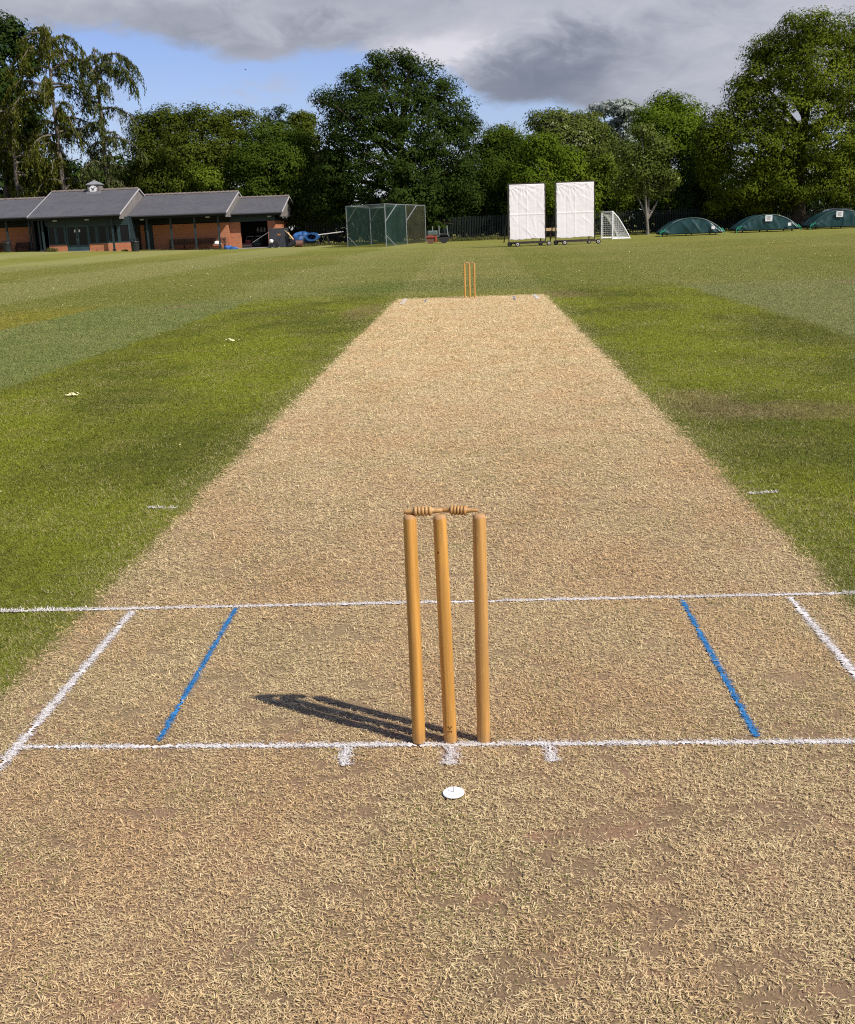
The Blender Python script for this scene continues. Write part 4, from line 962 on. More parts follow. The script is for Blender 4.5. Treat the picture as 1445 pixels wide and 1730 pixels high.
for a, b2 in zip(da_, db_):
    mid = a.lerp(b2, 0.5)-Vector((0.12, 0, 0.12 if a.z > 0.4 else 0)); nt.tube([a, a.lerp(b2, .25).lerp(mid, .5), mid, a.lerp(b2, .75).lerp(mid, .5), b2], r, 3, False)
for k in range(1, 26):
    f_ = k/26; w_ = math.sin(f_*math.pi)*0.12; nt.tube([a.lerp(b2, f_)-Vector((w_, 0, w_ if a.z > 0.4 else 0)) for a, b2 in zip(da_, db_)], r, 3, False)
nt.build('net', m_cord, gl)

# ------------------------------------------------------------------ pitch covers
def tarpmat():
    m, t = material('dark_green_tarpaulin'); p = t.obj(); n1 = t.noise(t.scale(p, (1, 1, 0.6)), 2.0, 5, 0.6)
    c = t.mix(t.ss(n1, 0.35, 0.7), (0.006, 0.034, 0.035), (0.012, 0.050, 0.049)); t.out(t.pbr(c, t.ss(n1, 0.3, 0.7, 0.32, 0.5), 0.4)); return m
m_tarp = tarpmat(); m_hem = plain('green_grey_hem', (0.045, 0.095, 0.085), 0.5, 0.4); m_rope = plain('bright_green_rope', (0.02, 0.30, 0.16), 0.7, 0.2); m_print = plain('grey_print', (0.25, 0.25, 0.27), 0.8, 0.1)
m_patch = plain('silver_patch', (0.36, 0.42, 0.44), 0.4, 0.4)
def cover(x0, x1, Y, hgt, label, sign, seed, small=True, patch=False):
    L = x1-x0; e = empty('pitch_cover', ((x0+x1)/2, Y, 0), label, 'pitch cover', 'domed pitch covers on the right boundary', R_(-3))
    r = np.random.default_rng(seed); n, m = 64, 22; depth = 3.4
    zb = 0.24
    def top(s_): return zb+hgt*(1-abs(2*s_-1)**2.15)*0.98+0.02
    # arched sheet
    vs = []
    for j in range(m+1):
        t_ = j/m
        for i in range(n+1):
            s_ = i/n; z = top(s_); sag = 0.05*math.sin(t_*math.pi*3)**2*(1-abs(2*s_-1))
            vs.append((-L/2+L*s_, t_*depth, z-sag*0.6+0.012*math.sin(s_*50+t_*4+seed)*(s_*(1-s_)*4)))
    b_ = MB().add(vs, [(j*(n+1)+i, j*(n+1)+i+1, (j+1)*(n+1)+i+1, (j+1)*(n+1)+i) for j in range(m) for i in range(n)])
    o = b_.build('arched_sheet', m_tarp, e, True); md = o.modifiers.new('thick', 'SOLIDIFY'); md.thickness = 0.01
    # end sheet facing the field, with hanging folds
    vs = []; k2 = 16; fd = [(r.random(), r.uniform(0.02, 0.05), r.uniform(0.015, 0.05), r.uniform(-0.2, 0.2)) for _ in range(15)]
    for j in range(k2+1):
        t_ = j/k2
        for i in range(n*2+1):
            s_ = i/(n*2); zt_ = top(s_)-0.005; z = zb-0.06+(zt_-zb+0.06)*t_; d = 0
            for (c0, w_, a_, sl) in fd: d += a_*math.exp(-((s_-c0-sl*(t_-0.5))/w_)**2)*math.sin(math.pi*min(1, t_*0.9+0.1))
            vs.append((-L/2+L*s_, -0.02-d*1.0-0.10*(1-t_), z))
    nn = n*2+1
    MB().add(vs, [(j*nn+i, j*nn+i+1, (j+1)*nn+i+1, (j+1)*nn+i) for j in range(k2) for i in range(n*2)]).build('end_sheet', m_tarp, e, True)
    MB().tube([(-L/2+L*i/40, -0.025, top(i/40)) for i in range(41)], 0.035, 6).build('hem', m_hem, e)
    fr = MB(); fr.box(-L/2+0.05, L/2-0.05, 0.05, 0.15, 0.12, 0.2); fr.box(-L/2+0.05, L/2-0.05, depth-0.15, depth-0.05, 0.12, 0.2); fr.box(-L/2+0.05, -L/2+0.13, 0.15, depth-0.15, 0.12, 0.2); fr.box(L/2-0.13, L/2-0.05, 0.15, depth-0.15, 0.12, 0.2)
    fr.box(-L/2+0.05, L/2-0.05, depth-0.1, depth-0.08, 0.2, 0.3)
    fr.build('base_frame', m_dk, e)
    for x_ in (-L/2+0.5, 0.0, L/2-0.5):
        for y_ in (0.25, depth-0.25): MB().disc((x_, y_, 0.10), 0.10, 'x', 0.06, 14).build('wheel', m_dk, e)
    if sign:
        sx_, sz = sign; lb = MB().box(sx_-0.26, sx_+0.26, -0.20, -0.185, sz-0.22, sz+0.22).build('label_panel', m_white, e); pr = MB()
        for k in range(4): pr.box(sx_-0.17+0.03*(k % 2), sx_+0.17-0.04*(k % 3), -0.206, -0.2015, sz+0.11-0.075*k, sz+0.14-0.075*k)
        pr.build('label_print', m_print, lb)
    if small: MB().box(L/2*0.66-0.12, L/2*0.66+0.12, -0.24, -0.225, 0.42, 0.64).build('small_label', m_white, e)
    for sg in (-1, 1):
        rp = MB(); x_ = sg*(L/2-0.12); rp.tube([(x_, -0.12, 0.5), (x_+sg*0.18, -0.22, 0.26), (x_+sg*0.16, -0.26, 0.0)], 0.022, 5).tube([(x_-sg*0.25, -0.14, 0.52), (x_-sg*0.05, -0.2, 0.36), (x_+sg*0.12, -0.2, 0.3)], 0.03, 5).build('rope', m_rope, e)
    if patch:
        vs = []
        for j in range(5):
            for i in range(9):
                s_ = 0.20+0.16*i/8; t_ = 0.05+0.10*j/4; vs.append((-L/2+L*s_, t_*depth, top(s_)+0.03))
        MB().add(vs, [(j*9+i, j*9+i+1, (j+1)*9+i+1, (j+1)*9+i) for j in range(4) for i in range(8)]).build('repair_patch', m_patch, e)
    return e
cover(13.9, 18.45, 81.5, 1.02, 'dark green domed pitch cover, leftmost of three, with a pale patch on top', None, 5, True, True)
cover(20.25, 24.95, 85.0, 1.05, 'middle one of three dark green pitch covers with a white label at its crown', (0.0, 1.02), 8)
cover(26.75, 31.6, 88.2, 1.18, 'rightmost dark green pitch cover cut off by the photo edge', (-0.25, 1.12), 13, False)

# dark car parked behind the right cover
car = empty('parked_car', (30.8, 95.6, 0), 'dark parked car in deep shade behind the rightmost pitch cover', 'car')
m_carp, t = material('dark_blue_car_paint'); t.out(t.pbr((0.02, 0.026, 0.045), 0.25, 0.5, 0.2, None, **{'Coat Weight': 0.6}))
def loft(prof_list, name, mat, parent):
    b_ = MB(); n = len(prof_list[0]); vs = [q for p in prof_list for q in p]
    b_.add(vs, [(i*n+j, i*n+j+1, (i+1)*n+j+1, (i+1)*n+j) for i in range(len(prof_list)-1) for j in range(n-1)]+[tuple(range(n)), tuple(range((len(prof_list)-1)*n, len(prof_list)*n))[::-1]])
    return b_.build(name, mat, parent, True)
side = [(-2.1, 0.3), (-2.15, 0.6), (-2.0, 0.85), (-1.2, 0.98), (-0.55, 1.5), (0.2, 1.58), (1.1, 1.52), (1.9, 1.0), (2.1, 0.95), (2.15, 0.5), (2.05, 0.3)]
loft([[(x_, y_, z*(1.0 if abs(y_) < 0.8 else 0.985)) for x_, z in side] for y_ in (-0.86, -0.75, 0.75, 0.86)], 'body', m_carp, car)
MB().add([(-1.05, -0.873, 1.02), (1.6, -0.873, 1.06), (1.0, -0.873, 1.42), (-0.45, -0.873, 1.42)], [(0, 1, 2, 3)]).add([(-1.17, -0.7, 1.02), (-0.62, -0.6, 1.46), (-0.62, 0.6, 1.46), (-1.17, 0.7, 1.02)], [(0, 1, 2, 3)]).build('window', m_glass, car)
for x_ in (-1.35, 1.35):
    for y_ in (-0.83, 0.83):
        wh = MB().disc((x_, y_, 0.32), 0.32, 'y', 0.2, 20).build('wheel', m_binm, car); MB().disc((x_, y_*1.125, 0.32), 0.19, 'y', 0.03, 16).build('rim', m_steel, wh)

# ------------------------------------------------------------------ palisade fence
m_fence = plain('dark_green_fence_steel', (0.009, 0.014, 0.012), 0.6, 0.35)
def fence(P0, P1, h, label):
    P0, P1 = Vector(P0), Vector(P1); L = (P1-P0).length; d = (P1-P0)/L; e = empty('palisade_fence', P0, label, 'fence', 'palisade fence behind the field'); n = int(L/3)
    pal = MB(); k = 0.0
    while k < L:
        p = d*k; pal.bar((p.x, p.y, 0.05), (p.x, p.y, h), 0.07, 0.02); k += 0.155
    pal.build('pales', m_fence, e)
    rl = MB()
    for z in (0.35, h-0.35): rl.bar((0, 0.03, z), (d.x*L, d.y*L+0.03, z), 0.05)
    rl.build('rails', m_fence, e)
    for i in range(n+1):
        p = d*(L*i/n); MB().box(p.x-0.05, p.x+0.05, p.y+0.05, p.y+0.15, 0, h+0.05).build('post', m_fence, e)
fence((-15.8, 104.5, 0), (6.0, 101.5, 0), 2.1, 'dark green palisade fence under the big oak behind the practice net')
fence((6.3, 101.5, 0), (42.0, 99.0, 0), 2.0, 'dark green palisade fence in shade behind the pitch covers')

# ------------------------------------------------------------------ trees
def leafmat(name, c1, c2, c3=None, f3=0.1, transl=0.25, rough=0.5):
    m, t = material(name); v = t.attr('var'); p = t.pos()
    n1 = t.noise(p, 0.45, 3, 0.6)
    c = t.mix(t.add(t.mul(v, 0.7), t.mul(t.ss(n1, 0.35, 0.65), 0.3)), c1, c2)
    if c3: c = t.mix(t.ss(v, 1-f3, 1-f3+0.02), c, c3)
    tr = t.n('ShaderNodeBsdfTranslucent'); t.put(tr.inputs[0], c); mx = t.n('ShaderNodeMixShader'); mx.inputs[0].default_value = transl
    t.put(mx.inputs[1], t.pbr(c, 0.8, 0.03)); t.put(mx.inputs[2], tr.outputs[0]); t.out(mx.outputs[0]); return m
m_bark = plain('grey_brown_bark', (0.095, 0.075, 0.055), 0.9, 0.1, var=0.35, sc=3, bump=0.6, bsc=12)
m_barkp = plain('pale_grey_bark', (0.20, 0.175, 0.145), 0.85, 0.15, var=0.3, sc=3, bump=0.5, bsc=12)
m_oak = leafmat('dark_oak_leaf', (0.020, 0.035, 0.006), (0.048, 0.073, 0.012))
m_mid = leafmat('mid_green_leaf', (0.032, 0.056, 0.006), (0.090, 0.124, 0.014))
m_olive = leafmat('olive_leaf', (0.034, 0.051, 0.006), (0.100, 0.119, 0.014))
m_walnut = leafmat('yellow_green_leaf', (0.046, 0.072, 0.006), (0.160, 0.190, 0.016))
m_mid2 = leafmat('fresh_green_leaf', (0.045, 0.078, 0.006), (0.140, 0.190, 0.014))
m_bright = leafmat('bright_green_leaf', (0.055, 0.092, 0.008), (0.145, 0.185, 0.018))
m_pale = leafmat('pale_seeded_leaf', (0.060, 0.085, 0.014), (0.140, 0.165, 0.034), (0.30, 0.31, 0.15), 0.18)
m_silver = leafmat('silver_leaf', (0.22, 0.25, 0.20), (0.44, 0.47, 0.42))
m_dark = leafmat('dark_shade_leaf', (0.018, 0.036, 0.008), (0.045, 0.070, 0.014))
m_conif = leafmat('conifer_needle', (0.030, 0.052, 0.026), (0.065, 0.090, 0.042))
m_larch = leafmat('olive_larch_needle', (0.060, 0.072, 0.010), (0.145, 0.150, 0.024))
m_larch2 = leafmat('green_larch_needle', (0.060, 0.078, 0.020), (0.125, 0.140, 0.040))

def leaves(C, Nn, size, asp=0.6, droop=0.0):
    """one small folded leaf spray per point"""
    n = len(C)
    N = Nn/np.maximum(1e-6, np.linalg.norm(Nn, axis=1))[:, None]
    rv = rng.normal(size=(n, 3)); rv[:, 2] -= droop*2
    Tn = rv-N*np.sum(rv*N, axis=1)[:, None]; Tn /= np.maximum(1e-6, np.linalg.norm(Tn, axis=1))[:, None]
    Bn = np.cross(N, Tn); s = size*rng.uniform(0.6, 1.35, n)[:, None]
    V = np.empty((n, 4, 3), np.float32)
    V[:, 0] = C-Tn*s*.5; V[:, 1] = C+Bn*s*asp*.5+N*s*0.10; V[:, 2] = C+Tn*s*.5; V[:, 3] = C-Bn*s*asp*.5+N*s*0.10
    return V.reshape(-1, 3), np.arange(n*4).reshape(-1, 4)
def crown_pts(lobes, n, clump_r=0.8, per=45, seed=0, lo=0.72, inner=0.18, flat=0.75):
    """points in clumps spread over lobe ellipsoids"""
    r = np.random.default_rng(seed); area = np.array([(l[3]*l[5]+l[3]*l[4]+l[4]*l[5]) for l in lobes]); area /= area.sum()
    C, N = [], []
    for l, a in zip(lobes, area):
        c = np.array(l[:3]); rad = np.maximum(np.array(l[3:6])*0.6, np.array(l[3:6])-0.55*clump_r); k = max(4, int(n*a/per))
        d = r.normal(size=(k, 3)); d /= np.linalg.norm(d, axis=1)[:, None]
        rr_ = np.where(r.random(k) < inner, r.uniform(0.3, 0.7, k), r.uniform(lo, 1.04, k))
        cc = c+d*rad*rr_[:, None]; cs = clump_r*r.uniform(0.55, 1.35, k)
        m = r.poisson(per, k); idx = np.repeat(np.arange(k), m)
        off = r.normal(size=(len(idx), 3)); off /= np.linalg.norm(off, axis=1)[:, None]; off[:, 2] = np.where((off[:, 2] < -0.1) & (r.random(len(idx)) < 0.7), -off[:, 2], off[:, 2]); off *= (r.random(len(idx))**0.28)[:, None]
        off[:, 2] *= flat
        C.append(cc[idx]+off*cs[idx][:, None]); N.append(off*1.5+d[idx]*0.7+r.normal(size=off.shape)*0.32+np.array([0, 0, 0.30]))
    return np.concatenate(C), np.concatenate(N)
def px_lobes(px, Y, seed, dj=0.5):
    r = np.random.default_rng(seed); out = []; s = 1/pxm(Y)
    for q in px:
        u, v, ru, rv = q[:4]; dy = q[4] if len(q) > 4 else r.uniform(-1, 1)*ru*s*dj
        p = at(u, v, Y+dy); out.append((p[0], p[1], p[2], ru*s, 0.5*(ru+rv)*s*0.9, rv*s))
    return out
def tree(name, label, base_u, Y, px, n, size, mat, seed, trunk=0.3, bark=None, group='trees behind the field', clump=0.8, per=45, asp=0.6, inner=0.18, droop=0.0, lo=0.72, extra=None):
    X = ax(base_u, Y, 395); z0 = g(X, Y); e = empty(name, (X, Y, z0), label, 'tree', group)
    lobes = px_lobes(px, Y, seed); r = random.Random(seed)
    C, N = crown_pts(lobes, n, clump, per, seed, lo, inner); k = C[:, 2] > 0.25
    C, N = C[k], N[k]; V, Q = leaves(C-np.array([X, Y, z0]), N, size, asp, droop)
    # each clump keeps a tone of its own
    var = np.clip(rng.random(len(Q))*0.42+0.75*vnoise(C[:, 0]+C[:, 1]*0.7, C[:, 2], 0.55, seed+3, 2)-0.1+0.3*(rng.random(len(Q)) > 0.92), 0, 1)
    npmesh('crown', V, Q, mat=mat, var=var, parent=e)
    tb = MB(); top = max(lobes, key=lambda l: l[2]); tl = Vector((top[0]-X, (top[1]-Y)*0.6, top[2]-z0))
    fork = Vector((r.uniform(-.3, .3), r.uniform(-.3, .3), min(2.5, tl.z*0.25)))
    tb.tube([(0, 0, -0.3), (0.02, 0, 0.4), fork, fork.lerp(tl, 0.5), fork.lerp(tl, 0.92)], [trunk*1.5, trunk*1.1, trunk*0.9, trunk*0.5, trunk*0.12], 9)
    for l in lobes:
        q = Vector((l[0]-X, l[1]-Y, l[2]-z0)); st_ = fork.lerp(tl, min(0.75, max(0.0, (q.z-fork.z)/max(1, tl.z-fork.z)*0.55)))
        mid = st_.lerp(q, 0.55)+Vector((r.uniform(-.4, .4), r.uniform(-.4, .4), 0.25)); tb.tube([st_, mid, q], [trunk*0.42, trunk*0.26, trunk*0.10], 6)
        for _ in range(3):
            q2 = q+Vector((r.uniform(-1, 1)*l[3]*0.8, r.uniform(-1, 1)*l[4]*0.8, r.uniform(-0.2, 0.9)*l[5])); tb.tube([mid.lerp(q, 0.5), q2], [trunk*0.16, trunk*0.05], 5)
    if extra: extra(tb, X, Y, z0)
    tb.build('trunk', bark or m_bark, e, True)
    return e

# the big oak in the middle
oak_px = [(668, 130, 52, 38), (615, 150, 42, 42), (722, 150, 45, 45), (575, 190, 34, 40), (765, 200, 38, 48), (668, 190, 70, 50, -2), (610, 220, 55, 50, -3), (730, 235, 58, 55, -3), (560, 255, 30, 45), (790, 265, 20, 45),
          (668, 270, 75, 60, -4), (595, 300, 62, 50, -3), (745, 310, 62, 55, -3), (560, 335, 40, 40, -2), (680, 345, 80, 48, -4), (785, 350, 34, 40, -2), (640, 110, 22, 20), (690, 105, 22, 16), (548, 170, 14, 22), (795, 215, 12, 25)]
oak_px = [(668+(q[0]-668)*1.02, q[1], q[2]*1.12, q[3]*1.10, *q[4:]) for q in oak_px]+[(556, 300, 32, 44, -1), (782, 310, 36, 46, -1), (620, 370, 60, 34, -3), (720, 375, 60, 32, -3)]
tree('oak_tree', 'huge dark green oak with a domed crown towering behind the practice net', 668, 106.5, oak_px, 112000, 0.224, m_oak, 101, 0.55, clump=1.1, per=110, inner=0.20)
# right hand giant
big_px = [(1375, 55, 62, 40), (1320, 95, 58, 42), (1430, 80, 55, 55), (1285, 135, 42, 35), (1370, 130, 75, 55, -2), (1270, 190, 50, 40, -1), (1440, 160, 55, 60, -2), (1340, 205, 70, 50, -3), (1225, 225, 45, 45, -1), (1290, 255, 60, 45, -3), (1400, 250, 65, 50, -3), (1470, 240, 45, 70),
          (1210, 290, 38, 45, 0), (1265, 315, 55, 45, -2), (1345, 310, 62, 42, -3), (1420, 315, 50, 40, -3), (1480, 320, 50, 50), (1300, 350, 45, 28, 0), (1220, 345, 36, 32, 1), (1500, 130, 50, 70), (1205, 250, 36, 40, -1), (1255, 165, 30, 34), (1290, 90, 34, 30)]
tree('walnut_tree', 'towering yellow green broadleaf tree filling the right edge above the pitch covers', 1350, 98.5, big_px, 114000, 0.232, m_walnut, 102, 0.6, clump=1.15, per=105, inner=0.10, droop=0.35, asp=0.5)
# left and middle rows
tree('hedgerow_tree', 'broad olive topped tree mass right of the larches above the clock roof', 320, 112, [(245, 225, 38, 40), (290, 215, 48, 38), (345, 210, 50, 34), (400, 215, 45, 36), (260, 270, 45, 45, -2), (320, 270, 55, 50, -3), (380, 270, 48, 50, -2), (290, 320, 60, 35, -3), (240, 310, 40, 40, -1)], 60000, 0.224, m_olive, 103, 0.4, clump=1.15, per=75, inner=0.12)
tree('hedgerow_tree', 'rounded mid green tree above the low right end of the pavilion roof', 465, 109, [(455, 240, 55, 38), (420, 280, 40, 45, -1), (470, 285, 55, 48, -2), (505, 270, 36, 50), (440, 325, 50, 32, -2), (500, 330, 40, 36, -1)], 45000, 0.216, m_mid, 104, 0.35, clump=1.05, per=70, inner=0.12)
tree('conifer_tree', 'dark blunt conifer top poking up behind the rounded green tree', 472, 121, [(472, 200, 34, 22), (475, 230, 45, 30), (470, 270, 50, 40)], 9000, 0.28, m_conif, 105, 0.3, clump=0.6, asp=0.3)
tree('hedgerow_tree', 'small yellow green tree against the left side of the oak crown', 512, 118, [(512, 208, 28, 22), (515, 245, 32, 38), (525, 300, 40, 45)], 13500, 0.256, m_olive, 106, 0.3)
tree('young_sycamore', 'low bright green bushy tree just above the middle pavilion roof', 335, 108.2, [(325, 292, 32, 22), (350, 305, 34, 24, -1), (310, 315, 28, 20), (372, 318, 20, 16)], 13500, 0.240, m_bright, 107, 0.2)
tree('oak_sapling', 'dark bushy tree in shade between the pavilion end and the oak', 525, 106, [(510, 330, 38, 32), (540, 350, 42, 34, -1), (520, 375, 40, 26), (560, 375, 36, 24)], 18000, 0.224, m_oak, 108, 0.2)
tree('broadleaf_tree', 'dark bushy tree under the right side of the oak crown', 800, 105, [(790, 330, 40, 45), (830, 350, 42, 40), (810, 375, 50, 25), (760, 375, 40, 24)], 19500, 0.224, m_oak, 109, 0.25)
tree('broadleaf_tree', 'mid green tree just right of the oak with a low peaked crown', 850, 108, [(850, 235, 34, 28), (825, 255, 30, 35), (880, 260, 40, 38, -1), (845, 300, 45, 45, -2), (890, 320, 45, 45, -2)], 33000, 0.216, m_mid, 110, 0.3, clump=1.0, per=65)
tree('lime_tree', 'tall pale topped tree with light seed clusters behind the left sight screen', 955, 118, [(930, 210, 44, 28), (980, 216, 46, 30), (1015, 245, 30, 34), (960, 250, 65, 44, -2), (1010, 290, 48, 44)], 39000, 0.232, m_pale, 111, 0.35, clump=0.95, per=60)
tree('broadleaf_tree', 'bright leafy tree directly behind the left sight screen', 930, 103, [(915, 255, 44, 30), (960, 285, 38, 40), (900, 305, 46, 45, -1), (945, 340, 48, 42, -1), (880, 360, 40, 34), (985, 350, 30, 40)], 36000, 0.208, m_mid2, 112, 0.3, clump=1.0, per=65)
tree('poplar_tree', 'silvery white leaved poplar top showing between two green trees', 1045, 120, [(1045, 184, 36, 16), (1066, 196, 22, 22), (1018, 186, 24, 12), (1050, 230, 36, 36)], 8000, 0.34, m_silver, 113, 0.3, m_barkp, clump=0.55, per=20)
tree('ash_tree', 'upright green ash tree rising behind the thin forked trunk', 1130, 109, [(1130, 180, 36, 24), (1100, 205, 38, 32), (1165, 205, 36, 36), (1130, 235, 55, 44, -2), (1170, 270, 40, 50), (1100, 280, 40, 45), (1150, 330, 50, 45)], 45000, 0.216, m_mid2, 114, 0.35, droop=0.3, clump=1.1, per=65)
tree('broadleaf_tree', 'yellow tinged leafy tree behind the small goal', 1030, 104, [(1025, 290, 30, 34), (1005, 325, 34, 36), (1045, 330, 36, 40), (1020, 365, 44, 24)], 16500, 0.224, m_bright, 115, 0.2)
tree('broadleaf_tree', 'dark shaded tree between the ash and the towering right tree', 1195, 103, [(1195, 240, 26, 30), (1190, 290, 40, 44), (1170, 340, 44, 38), (1225, 350, 40, 32)], 13000, 0.28, m_dark, 116, 0.25)
# slim forked tree with a pale trunk, in the open
def fork_extra(tb, X, Y, z0):
    for dx, dy, h in ((1.5, 0.2, 4.6), (-1.1, 0.1, 4.2), (0.2, 0.4, 6.3)): tb.tube([(0.02, 0, 1.3), (dx*0.45, dy*.5, 2.4), (dx*0.8, dy, h*0.75), (dx*1.05, dy, h)], [0.11, 0.08, 0.05, 0.02], 8)
tree('slim_birch', 'slim open crowned tree with a pale forked trunk behind the goal', 1094, 93, [(1085, 225, 32, 22), (1060, 260, 26, 28), (1115, 255, 34, 30), (1085, 290, 48, 36), (1050, 315, 24, 26), (1130, 305, 26, 26), (1095, 325, 40, 18)], 9750, 0.200, m_pale, 117, 0.12, m_barkp, clump=0.7, per=16, inner=0.3, lo=0.5, extra=fork_extra)
# far left broadleaf
tree('broadleaf_tree', 'tall dark broadleaf tree at the left edge behind the larches', 15, 116, [(10, 60, 40, 40), (45, 100, 34, 40), (-20, 120, 50, 60), (10, 170, 50, 50), (45, 215, 36, 45), (0, 250, 60, 50), (50, 290, 55, 40), (-40, 220, 50, 80), (110, 300, 45, 40), (160, 310, 45, 34)], 30000, 0.38, m_dark, 118, 0.5, clump=1.0, per=30, lo=0.6)
# a dense back row so that no horizon shows
for i, (u, v, ru) in enumerate(((-60, 250, 70), (90, 300, 60), (190, 300, 60), (300, 260, 60), (420, 275, 60), (560, 290, 60), (760, 310, 60), (850, 290, 50), (960, 290, 60), (1080, 280, 60), (1200, 290, 60), (1320, 280, 70), (1450, 270, 70), (1560, 230, 80))):
    labs = ['at the far left edge', 'behind the clock turret', 'behind the larches', 'behind the broad olive trees', 'behind the rounded green tree', 'left behind the oak', 'right behind the oak', 'behind the peaked green tree', 'behind the pale seeded tree', 'behind the slim forked tree', 'behind the shaded tree', 'left behind the towering right tree', 'right behind the towering right tree', 'beyond the right edge']
    tree('woodland_tree', 'dark background tree '+labs[i]+', mostly hidden', u, 127+(i*37 % 9), [(u, v, ru*0.8, 40), (u-35, v+50, ru, 50), (u+35, v+60, ru, 50)], 7000, 0.5, m_dark, 140+i, 0.3, group='background trees', clump=1.1, per=28)

def larch(name, label, u, Y, vtop, mat, seed, branches, lean=0.0, nspray=1.0, bark=None):
    """ragged conifer: a bare mast, long limbs that bow and hang with curtains of fine sprays"""
    r = random.Random(seed); X = ax(u, Y, 395); z0 = g(X, Y); top = az_(u, vtop, Y)-z0; e = empty(name, (X, Y, z0), label, 'tree', 'larches left of the field')
    tb = MB(); mast = [Vector((lean*top*(k/10)**1.5+r.uniform(-.12, .12), r.uniform(-.12, .12), top*k/10)) for k in range(11)]; mast[0] = Vector((0, 0, -0.3))
    tb.tube(mast, [0.28*(1-k/10.5)**0.8+0.025 for k in range(11)], 9)
    P_, N_ = [], []
    def mastat(z):
        k = min(9, max(0, int(z/top*10))); f_ = z/top*10-k; return mast[k].lerp(mast[k+1], f_)
    for (zf_, L, a, rise, dens) in branches:
        st_ = mastat(zf_*top); d = Vector((math.cos(a), math.sin(a), 0)); pts = []
        for k in range(8):
            s_ = k/7; pts.append(st_+d*L*(s_**0.9)+Vector((r.uniform(-.1, .1), r.uniform(-.1, .1), rise*L*math.sin(s_*math.pi*0.8)-0.50*L*s_**2.1)))
        tb.tube(pts, [0.11*(1-s_/7.6)+0.012 for s_ in range(8)], 5)
        m = int(L*8*dens*nspray)
        for _ in range(m):
            s_ = r.random()**0.75; k = min(6, int(s_*7)); b0 = pts[k].lerp(pts[k+1], s_*7-k)
            hang = r.uniform(0.5, 2.1)*(0.5+0.6*s_); sd = Vector((r.gauss(0, .38), r.gauss(0, .38), r.uniform(-0.05, 0.25)))
            if r.random() < 0.2: tb.tube([b0, b0+sd*0.7+Vector((0, 0, -hang*0.6))], [0.02, 0.008], 3, False)
            q = int(17*r.uniform(0.6, 1.4))
            for j in range(q):
                f_ = j/q; c_ = b0+sd*(f_**0.6)+Vector((r.gauss(0, .09), r.gauss(0, .09), -hang*f_+r.gauss(0, .08))); P_.append(c_[:]); N_.append((r.gauss(0, 1), r.gauss(0, 1), r.gauss(0.4, .6)))
    C = np.array(P_); N = np.array(N_)
    k = C[:, 2] > 0.4; V, Q = leaves(C[k], N[k], 0.36, 0.26, 1.6)
    npmesh('crown', V, Q, mat=mat, var=rng.random(len(Q)), parent=e); tb.build('trunk', bark or m_barkl, e, True)
    return e
m_barkl = plain('larch_bark', (0.15, 0.125, 0.10), 0.9, 0.1, var=0.3, sc=3)
rb = random.Random(7)
br = []
for k in range(46):
    zf_ = 0.18+0.80*k/45; L = (1.6+3.6*(1-abs(zf_-0.62)*1.5))*rb.uniform(0.6, 1.15) if zf_ > 0.3 else rb.uniform(1.5, 4.0); br.append((zf_, max(1.0, L), rb.random()*6.283, rb.uniform(0.05, 0.42), rb.uniform(0.55, 1.2)))
br += [(0.80, 5.2, 0.15, 0.35, 1.2), (0.92, 3.6, 0.2, 0.35, 1.2), (0.97, 2.4, 2.6, 0.4, 1.2), (0.72, 5.4, 3.2, 0.3, 1.1), (0.60, 5.0, 0.1, 0.05, 0.8), (0.66, 5.8, 3.3, 0.2, 1.1), (0.52, 5.6, 3.0, 0.1, 1.1), (0.86, 4.6, 3.0, 0.3, 1.1)]
larch('larch_tree', 'tallest ragged brownish larch with open drooping limbs left of the clock turret', 116, 109.5, 42, m_larch, 201, br)
br = []
for k in range(34):
    zf_ = 0.15+0.83*k/33; L = rb.uniform(0.8, 2.4)*(1.25-0.55*zf_); br.append((zf_, L+0.5, rb.random()*6.283, rb.uniform(0.05, 0.35), rb.uniform(0.7, 1.2)))
br += [(0.94, 4.3, 0.1, 0.22, 1.5), (0.88, 3.6, 0.3, 0.15, 1.3), (0.90, 3.9, -0.3, 0.2, 1.3), (0.70, 3.4, 0.0, 0.1, 0.9), (0.55, 4.2, -0.1, 0.1, 1.0), (0.42, 4.0, 0.2, 0.05, 1.1), (0.3, 3.8, -0.2, 0.05, 1.1)]
larch('larch_tree', 'narrow greener larch with a hooked drooping top right of the tall larch', 192, 108.5, 78, m_larch2, 202, br)
br = [(0.2+0.78*k/25, rb.uniform(1.6, 4.2), rb.random()*6.283, rb.uniform(0.0, 0.3), rb.uniform(0.6, 1.1)) for k in range(26)]
larch('larch_tree', 'sparse larch at the left edge in front of the dark broadleaf tree', 40, 109.0, 175, m_larch, 203, br)

# undergrowth under the trees and long grass along the edges
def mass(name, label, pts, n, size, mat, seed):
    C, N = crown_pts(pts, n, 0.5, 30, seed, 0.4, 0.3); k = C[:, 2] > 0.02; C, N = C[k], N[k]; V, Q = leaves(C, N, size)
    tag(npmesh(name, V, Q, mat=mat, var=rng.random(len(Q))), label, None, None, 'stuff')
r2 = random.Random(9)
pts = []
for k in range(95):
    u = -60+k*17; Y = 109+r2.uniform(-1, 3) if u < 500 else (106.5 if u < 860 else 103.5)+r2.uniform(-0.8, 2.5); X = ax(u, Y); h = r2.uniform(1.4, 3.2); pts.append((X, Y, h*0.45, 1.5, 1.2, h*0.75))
mass('undergrowth', 'dark undergrowth under the trees', pts, 42000, 0.30, m_dark, 61)
